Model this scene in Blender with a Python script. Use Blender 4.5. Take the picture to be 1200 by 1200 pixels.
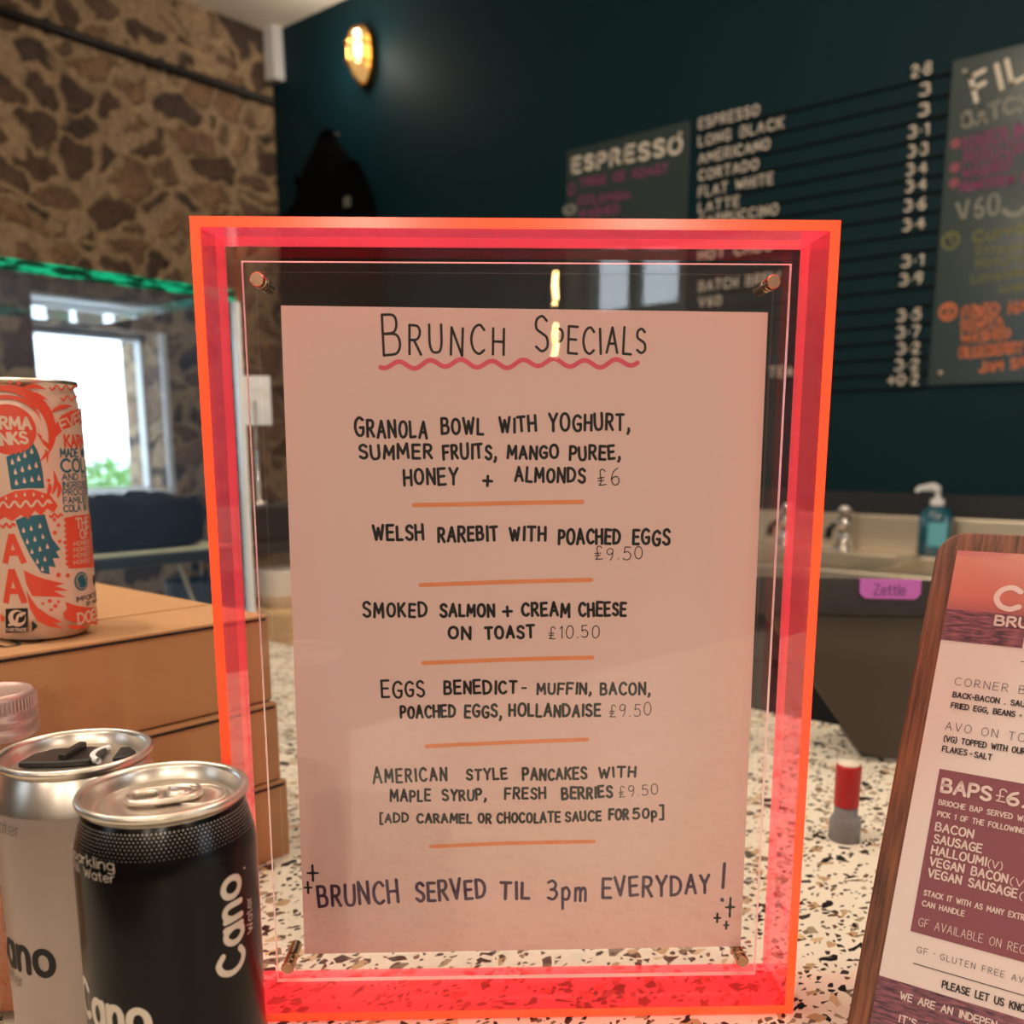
import bpy, bmesh, math, random
from mathutils import Vector, Matrix
random.seed(7)
scene = bpy.context.scene
for _o in list(bpy.data.objects):
    bpy.data.objects.remove(_o)
COL = scene.collection

# ------------------------------------------------------------------ camera
PITCH = math.radians(10.7)
YAW = math.radians(40.26)            # the view turns left of the room's long axis
CAM = Vector((3.541, -2.634, 1.213))  # room: stone wall at x=0, teal wall at y=0
FPX, PX, PY = 1108.0, 600.0, 735.0
COUNTER_Z = 0.95
cam_d = bpy.data.cameras.new('camera')
cam = bpy.data.objects.new('camera', cam_d)
COL.objects.link(cam)
cam.location = CAM
cam.rotation_euler = (math.pi/2 - PITCH, 0, YAW)
cam_d.sensor_width = 36.0
cam_d.lens = 36.0*FPX/1200.0
cam_d.shift_y = (PY - 600.0)/1200.0
cam_d.clip_start = 0.02
cam_d.dof.use_dof = True
cam_d.dof.focus_distance = 0.405
cam_d.dof.aperture_fstop = 10.5
scene.camera = cam

# ------------------------------------------------------------------ world, light, exposure
SKY = 2.6
w = bpy.data.worlds.new('sky')
scene.world = w
w.use_nodes = True
_n = w.node_tree.nodes
_n['Background'].inputs[0].default_value = (0.80, 0.90, 1.0, 1)
_n['Background'].inputs[1].default_value = SKY
PENDANT_W = 9.5
PENDANT_COL = (1.0, 0.86, 0.72)
scene.view_settings.view_transform = 'Standard'
scene.view_settings.look = 'None'
scene.view_settings.gamma = 1.0
scene.view_settings.use_curve_mapping = False
scene.view_settings.exposure = 1.0
scene.cycles.use_denoising = True
scene.cycles.max_bounces = 14
scene.cycles.diffuse_bounces = 4
scene.cycles.glossy_bounces = 5
scene.cycles.transmission_bounces = 10
scene.cycles.transparent_max_bounces = 24
scene.cycles.sample_clamp_indirect = 6.0
scene.cycles.caustics_reflective = False
scene.cycles.caustics_refractive = False

# ------------------------------------------------------------------ measuring helpers
AX = Vector((math.cos(YAW), -math.sin(YAW)))   # room x seen from the view's plan frame
BX = Vector((math.sin(YAW), math.cos(YAW)))
def WV(x, y, z=0.0):
    """vector: view-aligned plan frame -> room"""
    return Vector((x*AX.x + y*AX.y, x*BX.x + y*BX.y, z))
def W(x, y, z=0.0):
    return CAM + WV(x, y, z)
def ray(u, v):
    a = (u-PX)/FPX
    b = -(v-PY)/FPX
    return WV(a, math.cos(PITCH)+b*math.sin(PITCH), -math.sin(PITCH)+b*math.cos(PITCH))
def hit(u, v, p0, n):
    d = ray(u, v)
    return CAM + d*((p0-CAM).dot(n)/d.dot(n))
def hit_z(u, v, z):
    return hit(u, v, Vector((0, 0, z)), Vector((0, 0, 1)))
def frame(loc, rz=0.0, tilt=0.0):
    return Matrix.Translation(loc) @ Matrix.Rotation(rz, 4, 'Z') @ Matrix.Rotation(tilt, 4, 'X')
def plane_map(M, y=0.0):
    """pixel -> (x, z) on the plane local-y=y of frame M"""
    Mi = M.inverted()
    n = (M.to_3x3() @ Vector((0, 1, 0)))
    p0 = M @ Vector((0, y, 0))
    def f(u, v):
        q = Mi @ hit(u, v, p0, n)
        return (q.x, q.z)
    return f

# ------------------------------------------------------------------ materials
def nt(name):
    m = bpy.data.materials.new(name)
    m.use_nodes = True
    t = m.node_tree
    for n in list(t.nodes):
        t.nodes.remove(n)
    out = t.nodes.new('ShaderNodeOutputMaterial')
    return m, t, out
def N(t, kind, **kw):
    n = t.nodes.new('ShaderNode'+kind)
    for k, v in kw.items():
        if k.startswith('i_'):
            n.inputs[k[2:].replace('_', ' ')].default_value = v
        else:
            setattr(n, k, v)
    return n
def L(t, a, b):
    t.links.new(a, b)
def rgba(c):
    return (c[0], c[1], c[2], 1.0)
def s2l(r, g, b):
    f = lambda c: ((c/255+0.055)/1.055)**2.4 if c/255 > 0.04045 else c/255/12.92
    return (f(r), f(g), f(b))
def simple(name, col, rough=0.5, metal=0.0, vary=0.08, scale=40.0, bump=0.0, bscale=200.0, coat=0.0, spec=0.5, stretch=None):
    m, t, out = nt(name)
    b = N(t, 'BsdfPrincipled')
    b.inputs['Roughness'].default_value = rough
    b.inputs['Metallic'].default_value = metal
    b.inputs['Coat Weight'].default_value = coat
    b.inputs['Specular IOR Level'].default_value = spec
    tc = N(t, 'TexCoord')
    mp = N(t, 'Mapping')
    if stretch:
        mp.inputs['Scale'].default_value = stretch
    L(t, tc.outputs['Object'], mp.inputs['Vector'])
    no = N(t, 'TexNoise')
    no.inputs['Scale'].default_value = scale
    no.inputs['Detail'].default_value = 4
    L(t, mp.outputs[0], no.inputs['Vector'])
    mix = N(t, 'Mix', data_type='RGBA')
    mix.inputs[6].default_value = rgba([c*(1-vary) for c in col])
    mix.inputs[7].default_value = rgba([min(1, c*(1+vary)) for c in col])
    L(t, no.outputs['Fac'], mix.inputs[0])
    L(t, mix.outputs[2], b.inputs['Base Color'])
    if bump:
        n2 = N(t, 'TexNoise')
        n2.inputs['Scale'].default_value = bscale
        L(t, mp.outputs[0], n2.inputs['Vector'])
        bp = N(t, 'Bump')
        bp.inputs['Strength'].default_value = bump
        bp.inputs['Distance'].default_value = 0.002
        L(t, n2.outputs['Fac'], bp.inputs['Height'])
        L(t, bp.outputs[0], b.inputs['Normal'])
    L(t, b.outputs[0], out.inputs[0])
    return m
def face_fresnel(t, ior, mul=1.0):
    """mirror share of the outer faces only (the sheet does not bend light, so its inner faces must not trap it)"""
    fr = N(t, 'Fresnel'); fr.inputs[0].default_value = ior
    ge = N(t, 'NewGeometry')
    iv = N(t, 'Math', operation='MULTIPLY_ADD'); iv.inputs[1].default_value = -mul; iv.inputs[2].default_value = mul
    L(t, ge.outputs['Backfacing'], iv.inputs[0])
    mu = N(t, 'Math', operation='MULTIPLY'); L(t, fr.outputs[0], mu.inputs[0]); L(t, iv.outputs[0], mu.inputs[1])
    return mu.outputs[0]
def clear_sheet(name, tint=(1, 1, 1), haze=0.0, hazecol=(0.8, 0.85, 0.9), ior=1.45, gloss_rough=0.0, gmul=1.0):
    """clear sheet: see-through with mirror reflections; optional diffuse haze"""
    m, t, out = nt(name)
    tr = N(t, 'BsdfTransparent')
    tr.inputs[0].default_value = rgba(tint)
    gl = N(t, 'BsdfGlossy')
    gl.inputs['Roughness'].default_value = gloss_rough
    mx = N(t, 'MixShader')
    L(t, face_fresnel(t, ior, gmul*1.6), mx.inputs[0])
    L(t, tr.outputs[0], mx.inputs[1])
    L(t, gl.outputs[0], mx.inputs[2])
    if haze:
        df = N(t, 'BsdfDiffuse')
        df.inputs[0].default_value = rgba(hazecol)
        tc = N(t, 'TexCoord')
        no = N(t, 'TexNoise')
        no.inputs['Scale'].default_value = 9
        no.inputs['Detail'].default_value = 6
        L(t, tc.outputs['Object'], no.inputs['Vector'])
        mm = N(t, 'Math', operation='MULTIPLY')
        mm.inputs[1].default_value = haze*2
        L(t, no.outputs['Fac'], mm.inputs[0])
        m2 = N(t, 'MixShader')
        L(t, mm.outputs[0], m2.inputs[0])
        L(t, mx.outputs[0], m2.inputs[1])
        L(t, df.outputs[0], m2.inputs[2])
        L(t, m2.outputs[0], out.inputs[0])
    else:
        L(t, mx.outputs[0], out.inputs[0])
    return m
def emit(name, col, s):
    m, t, out = nt(name)
    e = N(t, 'Emission')
    e.inputs[0].default_value = rgba(col)
    e.inputs[1].default_value = s
    L(t, e.outputs[0], out.inputs[0])
    return m

def mat_stone():
    m, t, out = nt('rubble_stone')
    b = N(t, 'BsdfPrincipled')
    b.inputs['Roughness'].default_value = 0.9
    tc = N(t, 'TexCoord')
    # wobble the lookup so that the joints wander
    nz = N(t, 'TexNoise'); nz.inputs['Scale'].default_value = 7; nz.inputs['Detail'].default_value = 5
    L(t, tc.outputs['Object'], nz.inputs['Vector'])
    sub = N(t, 'VectorMath', operation='SUBTRACT'); sub.inputs[1].default_value = (0.5, 0.5, 0.5)
    L(t, nz.outputs['Color'], sub.inputs[0])
    sc = N(t, 'VectorMath', operation='SCALE'); sc.inputs['Scale'].default_value = 0.18
    L(t, sub.outputs[0], sc.inputs[0])
    add = N(t, 'VectorMath', operation='ADD')
    L(t, tc.outputs['Object'], add.inputs[0]); L(t, sc.outputs[0], add.inputs[1])
    mp = N(t, 'Mapping'); mp.inputs['Scale'].default_value = (1.0, 7.0, 9.5)
    mp.inputs['Location'].default_value = (0, 0.25, 0.4)
    L(t, add.outputs[0], mp.inputs['Vector'])
    ve = N(t, 'TexVoronoi', feature='DISTANCE_TO_EDGE'); ve.inputs['Scale'].default_value = 1.0
    ve.inputs['Randomness'].default_value = 0.85
    vc = N(t, 'TexVoronoi', feature='F1'); vc.inputs['Scale'].default_value = 1.0
    vc.inputs['Randomness'].default_value = 0.85
    L(t, mp.outputs[0], ve.inputs['Vector']); L(t, mp.outputs[0], vc.inputs['Vector'])
    # mortar width differs from stone to stone
    sep = N(t, 'SeparateColor'); L(t, vc.outputs['Color'], sep.inputs[0])
    n3 = N(t, 'TexNoise'); n3.inputs['Scale'].default_value = 28; n3.inputs['Detail'].default_value = 5
    L(t, tc.outputs['Object'], n3.inputs['Vector'])
    ad = N(t, 'Math', operation='MULTIPLY_ADD'); ad.inputs[1].default_value = 0.16; ad.inputs[2].default_value = -0.06
    L(t, n3.outputs['Fac'], ad.inputs[0])
    ds = N(t, 'Math', operation='SUBTRACT'); L(t, ve.outputs['Distance'], ds.inputs[0]); L(t, ad.outputs[0], ds.inputs[1])
    wv = N(t, 'Math', operation='MULTIPLY'); wv.inputs[1].default_value = 0.12; L(t, sep.outputs[0], wv.inputs[0])
    d2 = N(t, 'Math', operation='SUBTRACT'); L(t, ds.outputs[0], d2.inputs[0]); L(t, wv.outputs[0], d2.inputs[1])
    mr = N(t, 'MapRange'); mr.inputs['From Min'].default_value = 0.0; mr.inputs['From Max'].default_value = 0.07
    L(t, d2.outputs[0], mr.inputs['Value'])
    # stone colours
    cr = N(t, 'ValToRGB')
    el = cr.color_ramp.elements
    el[0].position = 0.0; el[0].color = rgba(s2l(84, 66, 54))
    el[1].position = 1.0; el[1].color = rgba(s2l(128, 102, 78))
    e = el.new(0.35); e.color = rgba(s2l(66, 56, 50))
    e = el.new(0.7); e.color = rgba(s2l(108, 84, 68))
    L(t, sep.outputs[1], cr.inputs[0])
    n4 = N(t, 'TexNoise'); n4.inputs['Scale'].default_value = 14; n4.inputs['Detail'].default_value = 7
    L(t, tc.outputs['Object'], n4.inputs['Vector'])
    mu = N(t, 'Mix', data_type='RGBA', blend_type='MULTIPLY'); mu.inputs[0].default_value = 0.8
    cr2 = N(t, 'ValToRGB'); cr2.color_ramp.elements[0].color = (0.62, 0.60, 0.58, 1); cr2.color_ramp.elements[1].color = (1.25, 1.2, 1.15, 1)
    cr2.color_ramp.elements[0].position = 0.3; cr2.color_ramp.elements[1].position = 0.7
    L(t, n4.outputs['Fac'], cr2.inputs[0])
    L(t, cr.outputs[0], mu.inputs[6]); L(t, cr2.outputs[0], mu.inputs[7])
    mo = N(t, 'ValToRGB')
    mo.color_ramp.elements[0].color = rgba(s2l(116, 96, 76)); mo.color_ramp.elements[1].color = rgba(s2l(164, 140, 110))
    L(t, n4.outputs['Fac'], mo.inputs[0])
    mix = N(t, 'Mix', data_type='RGBA')
    L(t, mr.outputs[0], mix.inputs[0]); L(t, mo.outputs[0], mix.inputs[6]); L(t, mu.outputs[2], mix.inputs[7])
    n6 = N(t, 'TexNoise'); n6.inputs['Scale'].default_value = 45; n6.inputs['Detail'].default_value = 6; n6.inputs['Roughness'].default_value = 0.7
    L(t, tc.outputs['Object'], n6.inputs['Vector'])
    cr6 = N(t, 'ValToRGB'); cr6.color_ramp.elements[0].color = (0.70, 0.69, 0.68, 1); cr6.color_ramp.elements[1].color = (2.0, 1.95, 1.88, 1)
    cr6.color_ramp.elements[0].position = 0.3; cr6.color_ramp.elements[1].position = 0.72
    L(t, n6.outputs['Fac'], cr6.inputs[0])
    m6 = N(t, 'Mix', data_type='RGBA', blend_type='MULTIPLY'); m6.inputs[0].default_value = 1.0
    L(t, mix.outputs[2], m6.inputs[6]); L(t, cr6.outputs[0], m6.inputs[7])
    L(t, m6.outputs[2], b.inputs['Base Color'])
    hh = N(t, 'Math', operation='MULTIPLY_ADD'); hh.inputs[1].default_value = 0.6
    L(t, mr.outputs[0], hh.inputs[0]); L(t, n4.outputs['Fac'], hh.inputs[2])
    bp = N(t, 'Bump'); bp.inputs['Strength'].default_value = 0.9; bp.inputs['Distance'].default_value = 0.03
    L(t, hh.outputs[0], bp.inputs['Height']); L(t, bp.outputs[0], b.inputs['Normal'])
    L(t, b.outputs[0], out.inputs[0])
    return m

def mat_terrazzo():
    m, t, out = nt('terrazzo')
    b = N(t, 'BsdfPrincipled'); b.inputs['Roughness'].default_value = 0.34; b.inputs['Specular IOR Level'].default_value = 0.25
    tc = N(t, 'TexCoord')
    nz = N(t, 'TexNoise'); nz.inputs['Scale'].default_value = 60
    L(t, tc.outputs['Object'], nz.inputs['Vector'])
    sc = N(t, 'VectorMath', operation='SCALE'); sc.inputs['Scale'].default_value = 0.006
    L(t, nz.outputs['Color'], sc.inputs[0])
    add = N(t, 'VectorMath', operation='ADD'); L(t, tc.outputs['Object'], add.inputs[0]); L(t, sc.outputs[0], add.inputs[1])
    n5 = N(t, 'TexNoise'); n5.inputs['Scale'].default_value = 5
    L(t, tc.outputs['Object'], n5.inputs['Vector'])
    base = N(t, 'Mix', data_type='RGBA')
    base.inputs[6].default_value = rgba((0.80, 0.745, 0.63)); base.inputs[7].default_value = rgba((0.86, 0.81, 0.70))
    L(t, n5.outputs['Fac'], base.inputs[0])
    last = base.outputs[2]
    for scale, keep, thr, dark in ((125, 0.80, 0.14, True), (190, 0.74, 0.16, True), (140, 0.76, 0.12, False), (290, 0.68, 0.15, True)):
        mp = N(t, 'Mapping'); mp.inputs['Location'].default_value = (scale*0.013, scale*0.007, 0)
        mp.inputs['Rotation'].default_value = (0, 0, scale*0.37)
        mp.inputs['Scale'].default_value = (scale, scale*0.72, scale*0.0)
        L(t, add.outputs[0], mp.inputs['Vector'])
        ve = N(t, 'TexVoronoi', feature='DISTANCE_TO_EDGE', voronoi_dimensions='2D'); ve.inputs['Scale'].default_value = 1
        vc = N(t, 'TexVoronoi', feature='F1', voronoi_dimensions='2D'); vc.inputs['Scale'].default_value = 1
        L(t, mp.outputs[0], ve.inputs['Vector']); L(t, mp.outputs[0], vc.inputs['Vector'])
        sep = N(t, 'SeparateColor'); L(t, vc.outputs['Color'], sep.inputs[0])
        gk = N(t, 'Math', operation='GREATER_THAN'); gk.inputs[1].default_value = keep; L(t, sep.outputs[0], gk.inputs[0])
        th = N(t, 'Math', operation='MULTIPLY_ADD'); th.inputs[1].default_value = 0.16; th.inputs[2].default_value = thr
        L(t, sep.outputs[1], th.inputs[0])
        ge = N(t, 'Math', operation='GREATER_THAN'); L(t, ve.outputs['Distance'], ge.inputs[0]); L(t, th.outputs[0], ge.inputs[1])
        an = N(t, 'Math', operation='MULTIPLY'); L(t, gk.outputs[0], an.inputs[0]); L(t, ge.outputs[0], an.inputs[1])
        cr = N(t, 'ValToRGB'); cr.color_ramp.interpolation = 'CONSTANT'
        el = cr.color_ramp.elements
        if dark:
            el[0].color = rgba(s2l(28, 27, 27)); el[1].position = 0.45; el[1].color = rgba(s2l(58, 52, 46))
            e = el.new(0.72); e.color = rgba(s2l(120, 108, 92))
            e = el.new(0.88); e.color = rgba(s2l(110, 76, 52))
        else:
            el[0].color = rgba(s2l(190, 160, 122)); el[1].position = 0.4; el[1].color = rgba(s2l(160, 146, 122))
            e = el.new(0.75); e.color = rgba(s2l(212, 186, 150))
        L(t, sep.outputs[2], cr.inputs[0])
        mx = N(t, 'Mix', data_type='RGBA'); L(t, an.outputs[0], mx.inputs[0])
        L(t, last, mx.inputs[6]); L(t, cr.outputs[0], mx.inputs[7])
        last = mx.outputs[2]
    L(t, last, b.inputs['Base Color'])
    L(t, b.outputs[0], out.inputs[0])
    return m

def mat_wood(name, c1, c2, scale=1.0, axis='Z', rough=0.55):
    m, t, out = nt(name)
    b = N(t, 'BsdfPrincipled'); b.inputs['Roughness'].default_value = rough
    tc = N(t, 'TexCoord'); mp = N(t, 'Mapping')
    mp.inputs['Scale'].default_value = (60*scale, 60*scale, 3*scale) if axis == 'Z' else (3*scale, 60*scale, 60*scale)
    L(t, tc.outputs['Object'], mp.inputs['Vector'])
    no = N(t, 'TexNoise'); no.inputs['Scale'].default_value = 4; no.inputs['Detail'].default_value = 8
    no.inputs['Roughness'].default_value = 0.65
    L(t, mp.outputs[0], no.inputs['Vector'])
    cr = N(t, 'ValToRGB'); cr.color_ramp.elements[0].color = rgba(c1); cr.color_ramp.elements[1].color = rgba(c2)
    cr.color_ramp.elements[0].position = 0.36; cr.color_ramp.elements[1].position = 0.66
    L(t, no.outputs['Fac'], cr.inputs[0]); L(t, cr.outputs[0], b.inputs['Base Color'])
    bp = N(t, 'Bump'); bp.inputs['Strength'].default_value = 0.35; bp.inputs['Distance'].default_value = 0.0008
    L(t, no.outputs['Fac'], bp.inputs['Height']); L(t, bp.outputs[0], b.inputs['Normal'])
    L(t, b.outputs[0], out.inputs[0])
    return m

def mat_neon_face(name='neon_acrylic', d0=0.08, d1=0.13):
    """fluorescent pink acrylic, looked through: tinted, with dye that scatters red light"""
    m, t, out = nt(name)
    tr = N(t, 'BsdfTransparent'); tr.inputs[0].default_value = (1.0, 0.54, 0.62, 1)
    df = N(t, 'BsdfDiffuse'); df.inputs[0].default_value = (1.9, 0.42, 0.34, 1)
    tl = N(t, 'BsdfTranslucent'); tl.inputs[0].default_value = (1.8, 0.34, 0.66, 1)
    ad = N(t, 'AddShader'); L(t, df.outputs[0], ad.inputs[0]); L(t, tl.outputs[0], ad.inputs[1])
    tc = N(t, 'TexCoord'); no = N(t, 'TexNoise'); no.inputs['Scale'].default_value = 14
    L(t, tc.outputs['Object'], no.inputs['Vector'])
    mr = N(t, 'MapRange'); mr.inputs['To Min'].default_value = d0; mr.inputs['To Max'].default_value = d1
    L(t, no.outputs['Fac'], mr.inputs['Value'])
    m1 = N(t, 'MixShader'); L(t, mr.outputs[0], m1.inputs[0])
    L(t, tr.outputs[0], m1.inputs[1]); L(t, ad.outputs[0], m1.inputs[2])
    gl = N(t, 'BsdfGlossy'); gl.inputs['Roughness'].default_value = 0.03
    m2 = N(t, 'MixShader'); L(t, face_fresnel(t, 1.42), m2.inputs[0])
    L(t, m1.outputs[0], m2.inputs[1]); L(t, gl.outputs[0], m2.inputs[2])
    L(t, m2.outputs[0], out.inputs[0])
    return m
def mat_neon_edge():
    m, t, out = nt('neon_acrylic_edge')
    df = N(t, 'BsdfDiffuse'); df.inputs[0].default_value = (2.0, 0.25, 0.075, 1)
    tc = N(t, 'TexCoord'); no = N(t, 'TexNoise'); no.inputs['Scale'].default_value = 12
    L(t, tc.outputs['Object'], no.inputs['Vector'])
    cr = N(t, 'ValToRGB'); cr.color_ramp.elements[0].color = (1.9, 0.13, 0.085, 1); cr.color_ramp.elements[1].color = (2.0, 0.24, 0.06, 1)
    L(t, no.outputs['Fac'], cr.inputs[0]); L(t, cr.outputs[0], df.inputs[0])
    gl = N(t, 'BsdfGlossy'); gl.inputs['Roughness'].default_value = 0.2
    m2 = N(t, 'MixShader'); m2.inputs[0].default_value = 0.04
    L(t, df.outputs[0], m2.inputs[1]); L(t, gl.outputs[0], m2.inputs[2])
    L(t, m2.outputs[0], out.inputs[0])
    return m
def mat_green_edge():
    m, t, out = nt('green_glass_edge')
    b = N(t, 'BsdfPrincipled'); b.inputs['Roughness'].default_value = 0.15
    tc = N(t, 'TexCoord'); mp = N(t, 'Mapping'); mp.inputs['Scale'].default_value = (8, 22, 90); mp.inputs['Rotation'].default_value = (0.5, 0, 0)
    L(t, tc.outputs['Object'], mp.inputs['Vector'])
    no = N(t, 'TexNoise'); no.inputs['Scale'].default_value = 1.6; no.inputs['Detail'].default_value = 2
    L(t, mp.outputs[0], no.inputs['Vector'])
    cr = N(t, 'ValToRGB'); cr.color_ramp.elements[0].color = rgba((0.004, 0.05, 0.03)); cr.color_ramp.elements[1].color = rgba((0.01, 0.62, 0.36))  # dark and bright streaks paint in the reflections of a glass edge
    cr.color_ramp.elements[0].position = 0.44; cr.color_ramp.elements[1].position = 0.62
    L(t, no.outputs['Fac'], cr.inputs[0]); L(t, cr.outputs[0], b.inputs['Base Color'])
    L(t, b.outputs[0], out.inputs[0])
    return m
def mat_sunset():
    """the printed sunset over the sea on the menu card (z runs up the card)"""
    m, t, out = nt('sunset_print')
    b = N(t, 'BsdfPrincipled'); b.inputs['Roughness'].default_value = 0.45
    tc = N(t, 'TexCoord'); sp = N(t, 'SeparateXYZ'); L(t, tc.outputs['Object'], sp.inputs[0])
    mr = N(t, 'MapRange'); mr.inputs['From Min'].default_value = SKY_Z0; mr.inputs['From Max'].default_value = SKY_Z1
    L(t, sp.outputs['Z'], mr.inputs['Value'])
    cr = N(t, 'ValToRGB'); el = cr.color_ramp.elements
    el[0].color = rgba(s2l(160, 88, 92)); el[1].color = rgba(s2l(190, 126, 112))
    e = el.new(0.25); e.color = rgba(s2l(188, 104, 94))
    L(t, mr.outputs[0], cr.inputs[0])
    # clouds near the top right
    mp = N(t, 'Mapping'); mp.inputs['Scale'].default_value = (30, 1, 120); L(t, tc.outputs['Object'], mp.inputs['Vector'])
    no = N(t, 'TexNoise'); no.inputs['Scale'].default_value = 1; no.inputs['Detail'].default_value = 4; L(t, mp.outputs[0], no.inputs['Vector'])
    gt = N(t, 'MapRange'); gt.inputs['From Min'].default_value = 0.85; gt.inputs['From Max'].default_value = 1.0
    L(t, mr.outputs[0], gt.inputs['Value'])
    mu = N(t, 'Math', operation='MULTIPLY'); L(t, gt.outputs[0], mu.inputs[0])
    n2 = N(t, 'MapRange'); n2.inputs['From Min'].default_value = 0.45; n2.inputs['From Max'].default_value = 0.6; L(t, no.outputs['Fac'], n2.inputs['Value'])
    L(t, n2.outputs[0], mu.inputs[1])
    mx = N(t, 'Mix', data_type='RGBA'); L(t, mu.outputs[0], mx.inputs[0]); L(t, cr.outputs[0], mx.inputs[6]); mx.inputs[7].default_value = rgba(s2l(170, 88, 100))
    L(t, mx.outputs[2], b.inputs['Base Color']); L(t, b.outputs[0], out.inputs[0])
    return m
def mat_sea():
    m, t, out = nt('sea_print')
    b = N(t, 'BsdfPrincipled'); b.inputs['Roughness'].default_value = 0.45
    tc = N(t, 'TexCoord'); mp = N(t, 'Mapping'); mp.inputs['Scale'].default_value = (160, 1, 900); L(t, tc.outputs['Object'], mp.inputs['Vector'])
    no = N(t, 'TexNoise'); no.inputs['Scale'].default_value = 1.0; no.inputs['Detail'].default_value = 5; L(t, mp.outputs[0], no.inputs['Vector'])
    cr = N(t, 'ValToRGB'); cr.color_ramp.elements[0].color = rgba(s2l(62, 36, 56)); cr.color_ramp.elements[1].color = rgba(s2l(150, 90, 102))
    cr.color_ramp.elements[0].position = 0.36; cr.color_ramp.elements[1].position = 0.68
    L(t, no.outputs['Fac'], cr.inputs[0]); L(t, cr.outputs[0], b.inputs['Base Color']); L(t, b.outputs[0], out.inputs[0])
    return m

M = {}
M['stone'] = mat_stone()
M['terrazzo'] = mat_terrazzo()
M['teal'] = simple('teal_paint', s2l(7, 41, 49), 0.6, spec=0.15, vary=0.06, scale=3, bump=0.05, bscale=300)
M['ceiling'] = simple('cream_ceiling_paint', s2l(244, 236, 220), 0.8, vary=0.03, scale=3)
M['white_paint'] = simple('white_paint', s2l(226, 228, 230), 0.5, vary=0.03)
M['room_wall'] = simple('warm_plaster', s2l(104, 86, 70), 0.8, vary=0.06, scale=2)
M['floor'] = mat_wood('floor_boards', s2l(92, 70, 50), s2l(134, 104, 76), 0.25, 'X')
M['dark_trim'] = simple('black_trim', s2l(34, 36, 40), 0.5)
M['black'] = simple('black_plastic', s2l(24, 22, 22), 0.4)
M['rail'] = simple('black_rail', s2l(18, 24, 25), 0.7, spec=0.1)
M['soft_black'] = simple('black_cloth', s2l(5, 5, 6), 0.95, spec=0.05, vary=0.2, scale=120, bump=0.3, bscale=400)
M['grey_dark'] = simple('brown_grey_plastic', s2l(62, 54, 42), 0.55, vary=0.04, bump=0.06, bscale=1500)
M['steel'] = simple('brushed_steel', s2l(224, 212, 190), 0.38, metal=0.85, vary=0.08, scale=30, stretch=(1, 1, 20))
M['chrome'] = simple('polished_steel', s2l(205, 200, 195), 0.10, metal=1.0, vary=0.02)
M['alu'] = simple('can_aluminium', s2l(222, 214, 204), 0.32, metal=1.0, vary=0.03, scale=200)
M['brass'] = simple('brass', s2l(190, 140, 70), 0.3, metal=1.0, vary=0.1)
M['copper'] = simple('bronze_steel', s2l(196, 160, 130), 0.18, metal=1.0, vary=0.05)
M['card'] = simple('corrugated_cardboard', s2l(182, 138, 96), 0.85, vary=0.05, scale=60, stretch=(1, 1, 8), bump=0.06, bscale=600)
M['card_edge'] = simple('cardboard_side', s2l(118, 82, 62), 0.9, vary=0.08, scale=60)
M['dark_line'] = simple('dark_joint', s2l(40, 26, 18), 0.9)
M['clear'] = clear_sheet('clear_acrylic', (0.985, 0.985, 0.985), 0.006, ior=1.49)
def mat_clear_edge():
    m, t, out = nt('clear_acrylic_edge')
    a = N(t, 'BsdfDiffuse'); a.inputs[0].default_value = (0.85, 0.87, 0.88, 1)
    b = N(t, 'BsdfTranslucent'); b.inputs[0].default_value = (0.85, 0.87, 0.88, 1)
    tc = N(t, 'TexCoord'); no = N(t, 'TexNoise'); no.inputs['Scale'].default_value = 10
    L(t, tc.outputs['Object'], no.inputs['Vector'])
    mx = N(t, 'MixShader'); L(t, no.outputs['Fac'], mx.inputs[0]); L(t, a.outputs[0], mx.inputs[1]); L(t, b.outputs[0], mx.inputs[2])
    ad = N(t, 'AddShader'); g = N(t, 'BsdfGlossy'); g.inputs['Roughness'].default_value = 0.3; g.inputs[0].default_value = (0.5, 0.5, 0.5, 1)
    L(t, mx.outputs[0], ad.inputs[0]); L(t, g.outputs[0], ad.inputs[1]); L(t, ad.outputs[0], out.inputs[0])
    return m
M['clear_edge'] = mat_clear_edge()
M['glass'] = clear_sheet('case_glass', (0.90, 0.96, 1.0), 0.024, hazecol=(0.25, 0.5, 1.0), ior=1.5)  # blue haze painted in for daylight mirrored by the case glass
M['window_glass'] = clear_sheet('window_glass', (0.97, 0.98, 0.98))
M['glass_edge'] = simple('bright_glass_edge', s2l(226, 242, 250), 0.15, vary=0.08)
M['green_edge'] = mat_green_edge()
M['neon'] = mat_neon_face()
M['neon_edge'] = mat_neon_edge()
M['neon_back'] = mat_neon_face('neon_acrylic_rear_edge', 0.22, 0.34)
M['paper'] = simple('pink_paper', s2l(240, 204, 198), 0.75, vary=0.025, scale=14)
M['ink'] = simple('black_marker', s2l(6, 4, 8), 0.6, vary=0.15)
M['ink_title'] = simple('dark_marker', s2l(36, 20, 22), 0.6, vary=0.2, scale=90)
M['ink_purple'] = simple('purple_marker', s2l(70, 36, 74), 0.6, vary=0.2, scale=90)
M['ink_pink'] = simple('pink_marker', s2l(236, 92, 118), 0.6, vary=0.15, scale=60)
M['ink_orange'] = simple('orange_marker', s2l(246, 148, 98), 0.6, vary=0.12, scale=60)
M['chalk'] = simple('white_chalk_pen', s2l(226, 216, 200), 0.8, vary=0.1, scale=150)
M['chalk_dim'] = simple('grey_chalk_pen', s2l(150, 150, 140), 0.8, vary=0.15, scale=150)
M['chalk_purple'] = simple('purple_chalk_pen', s2l(150, 66, 118), 0.8, vary=0.15, scale=150)
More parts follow.
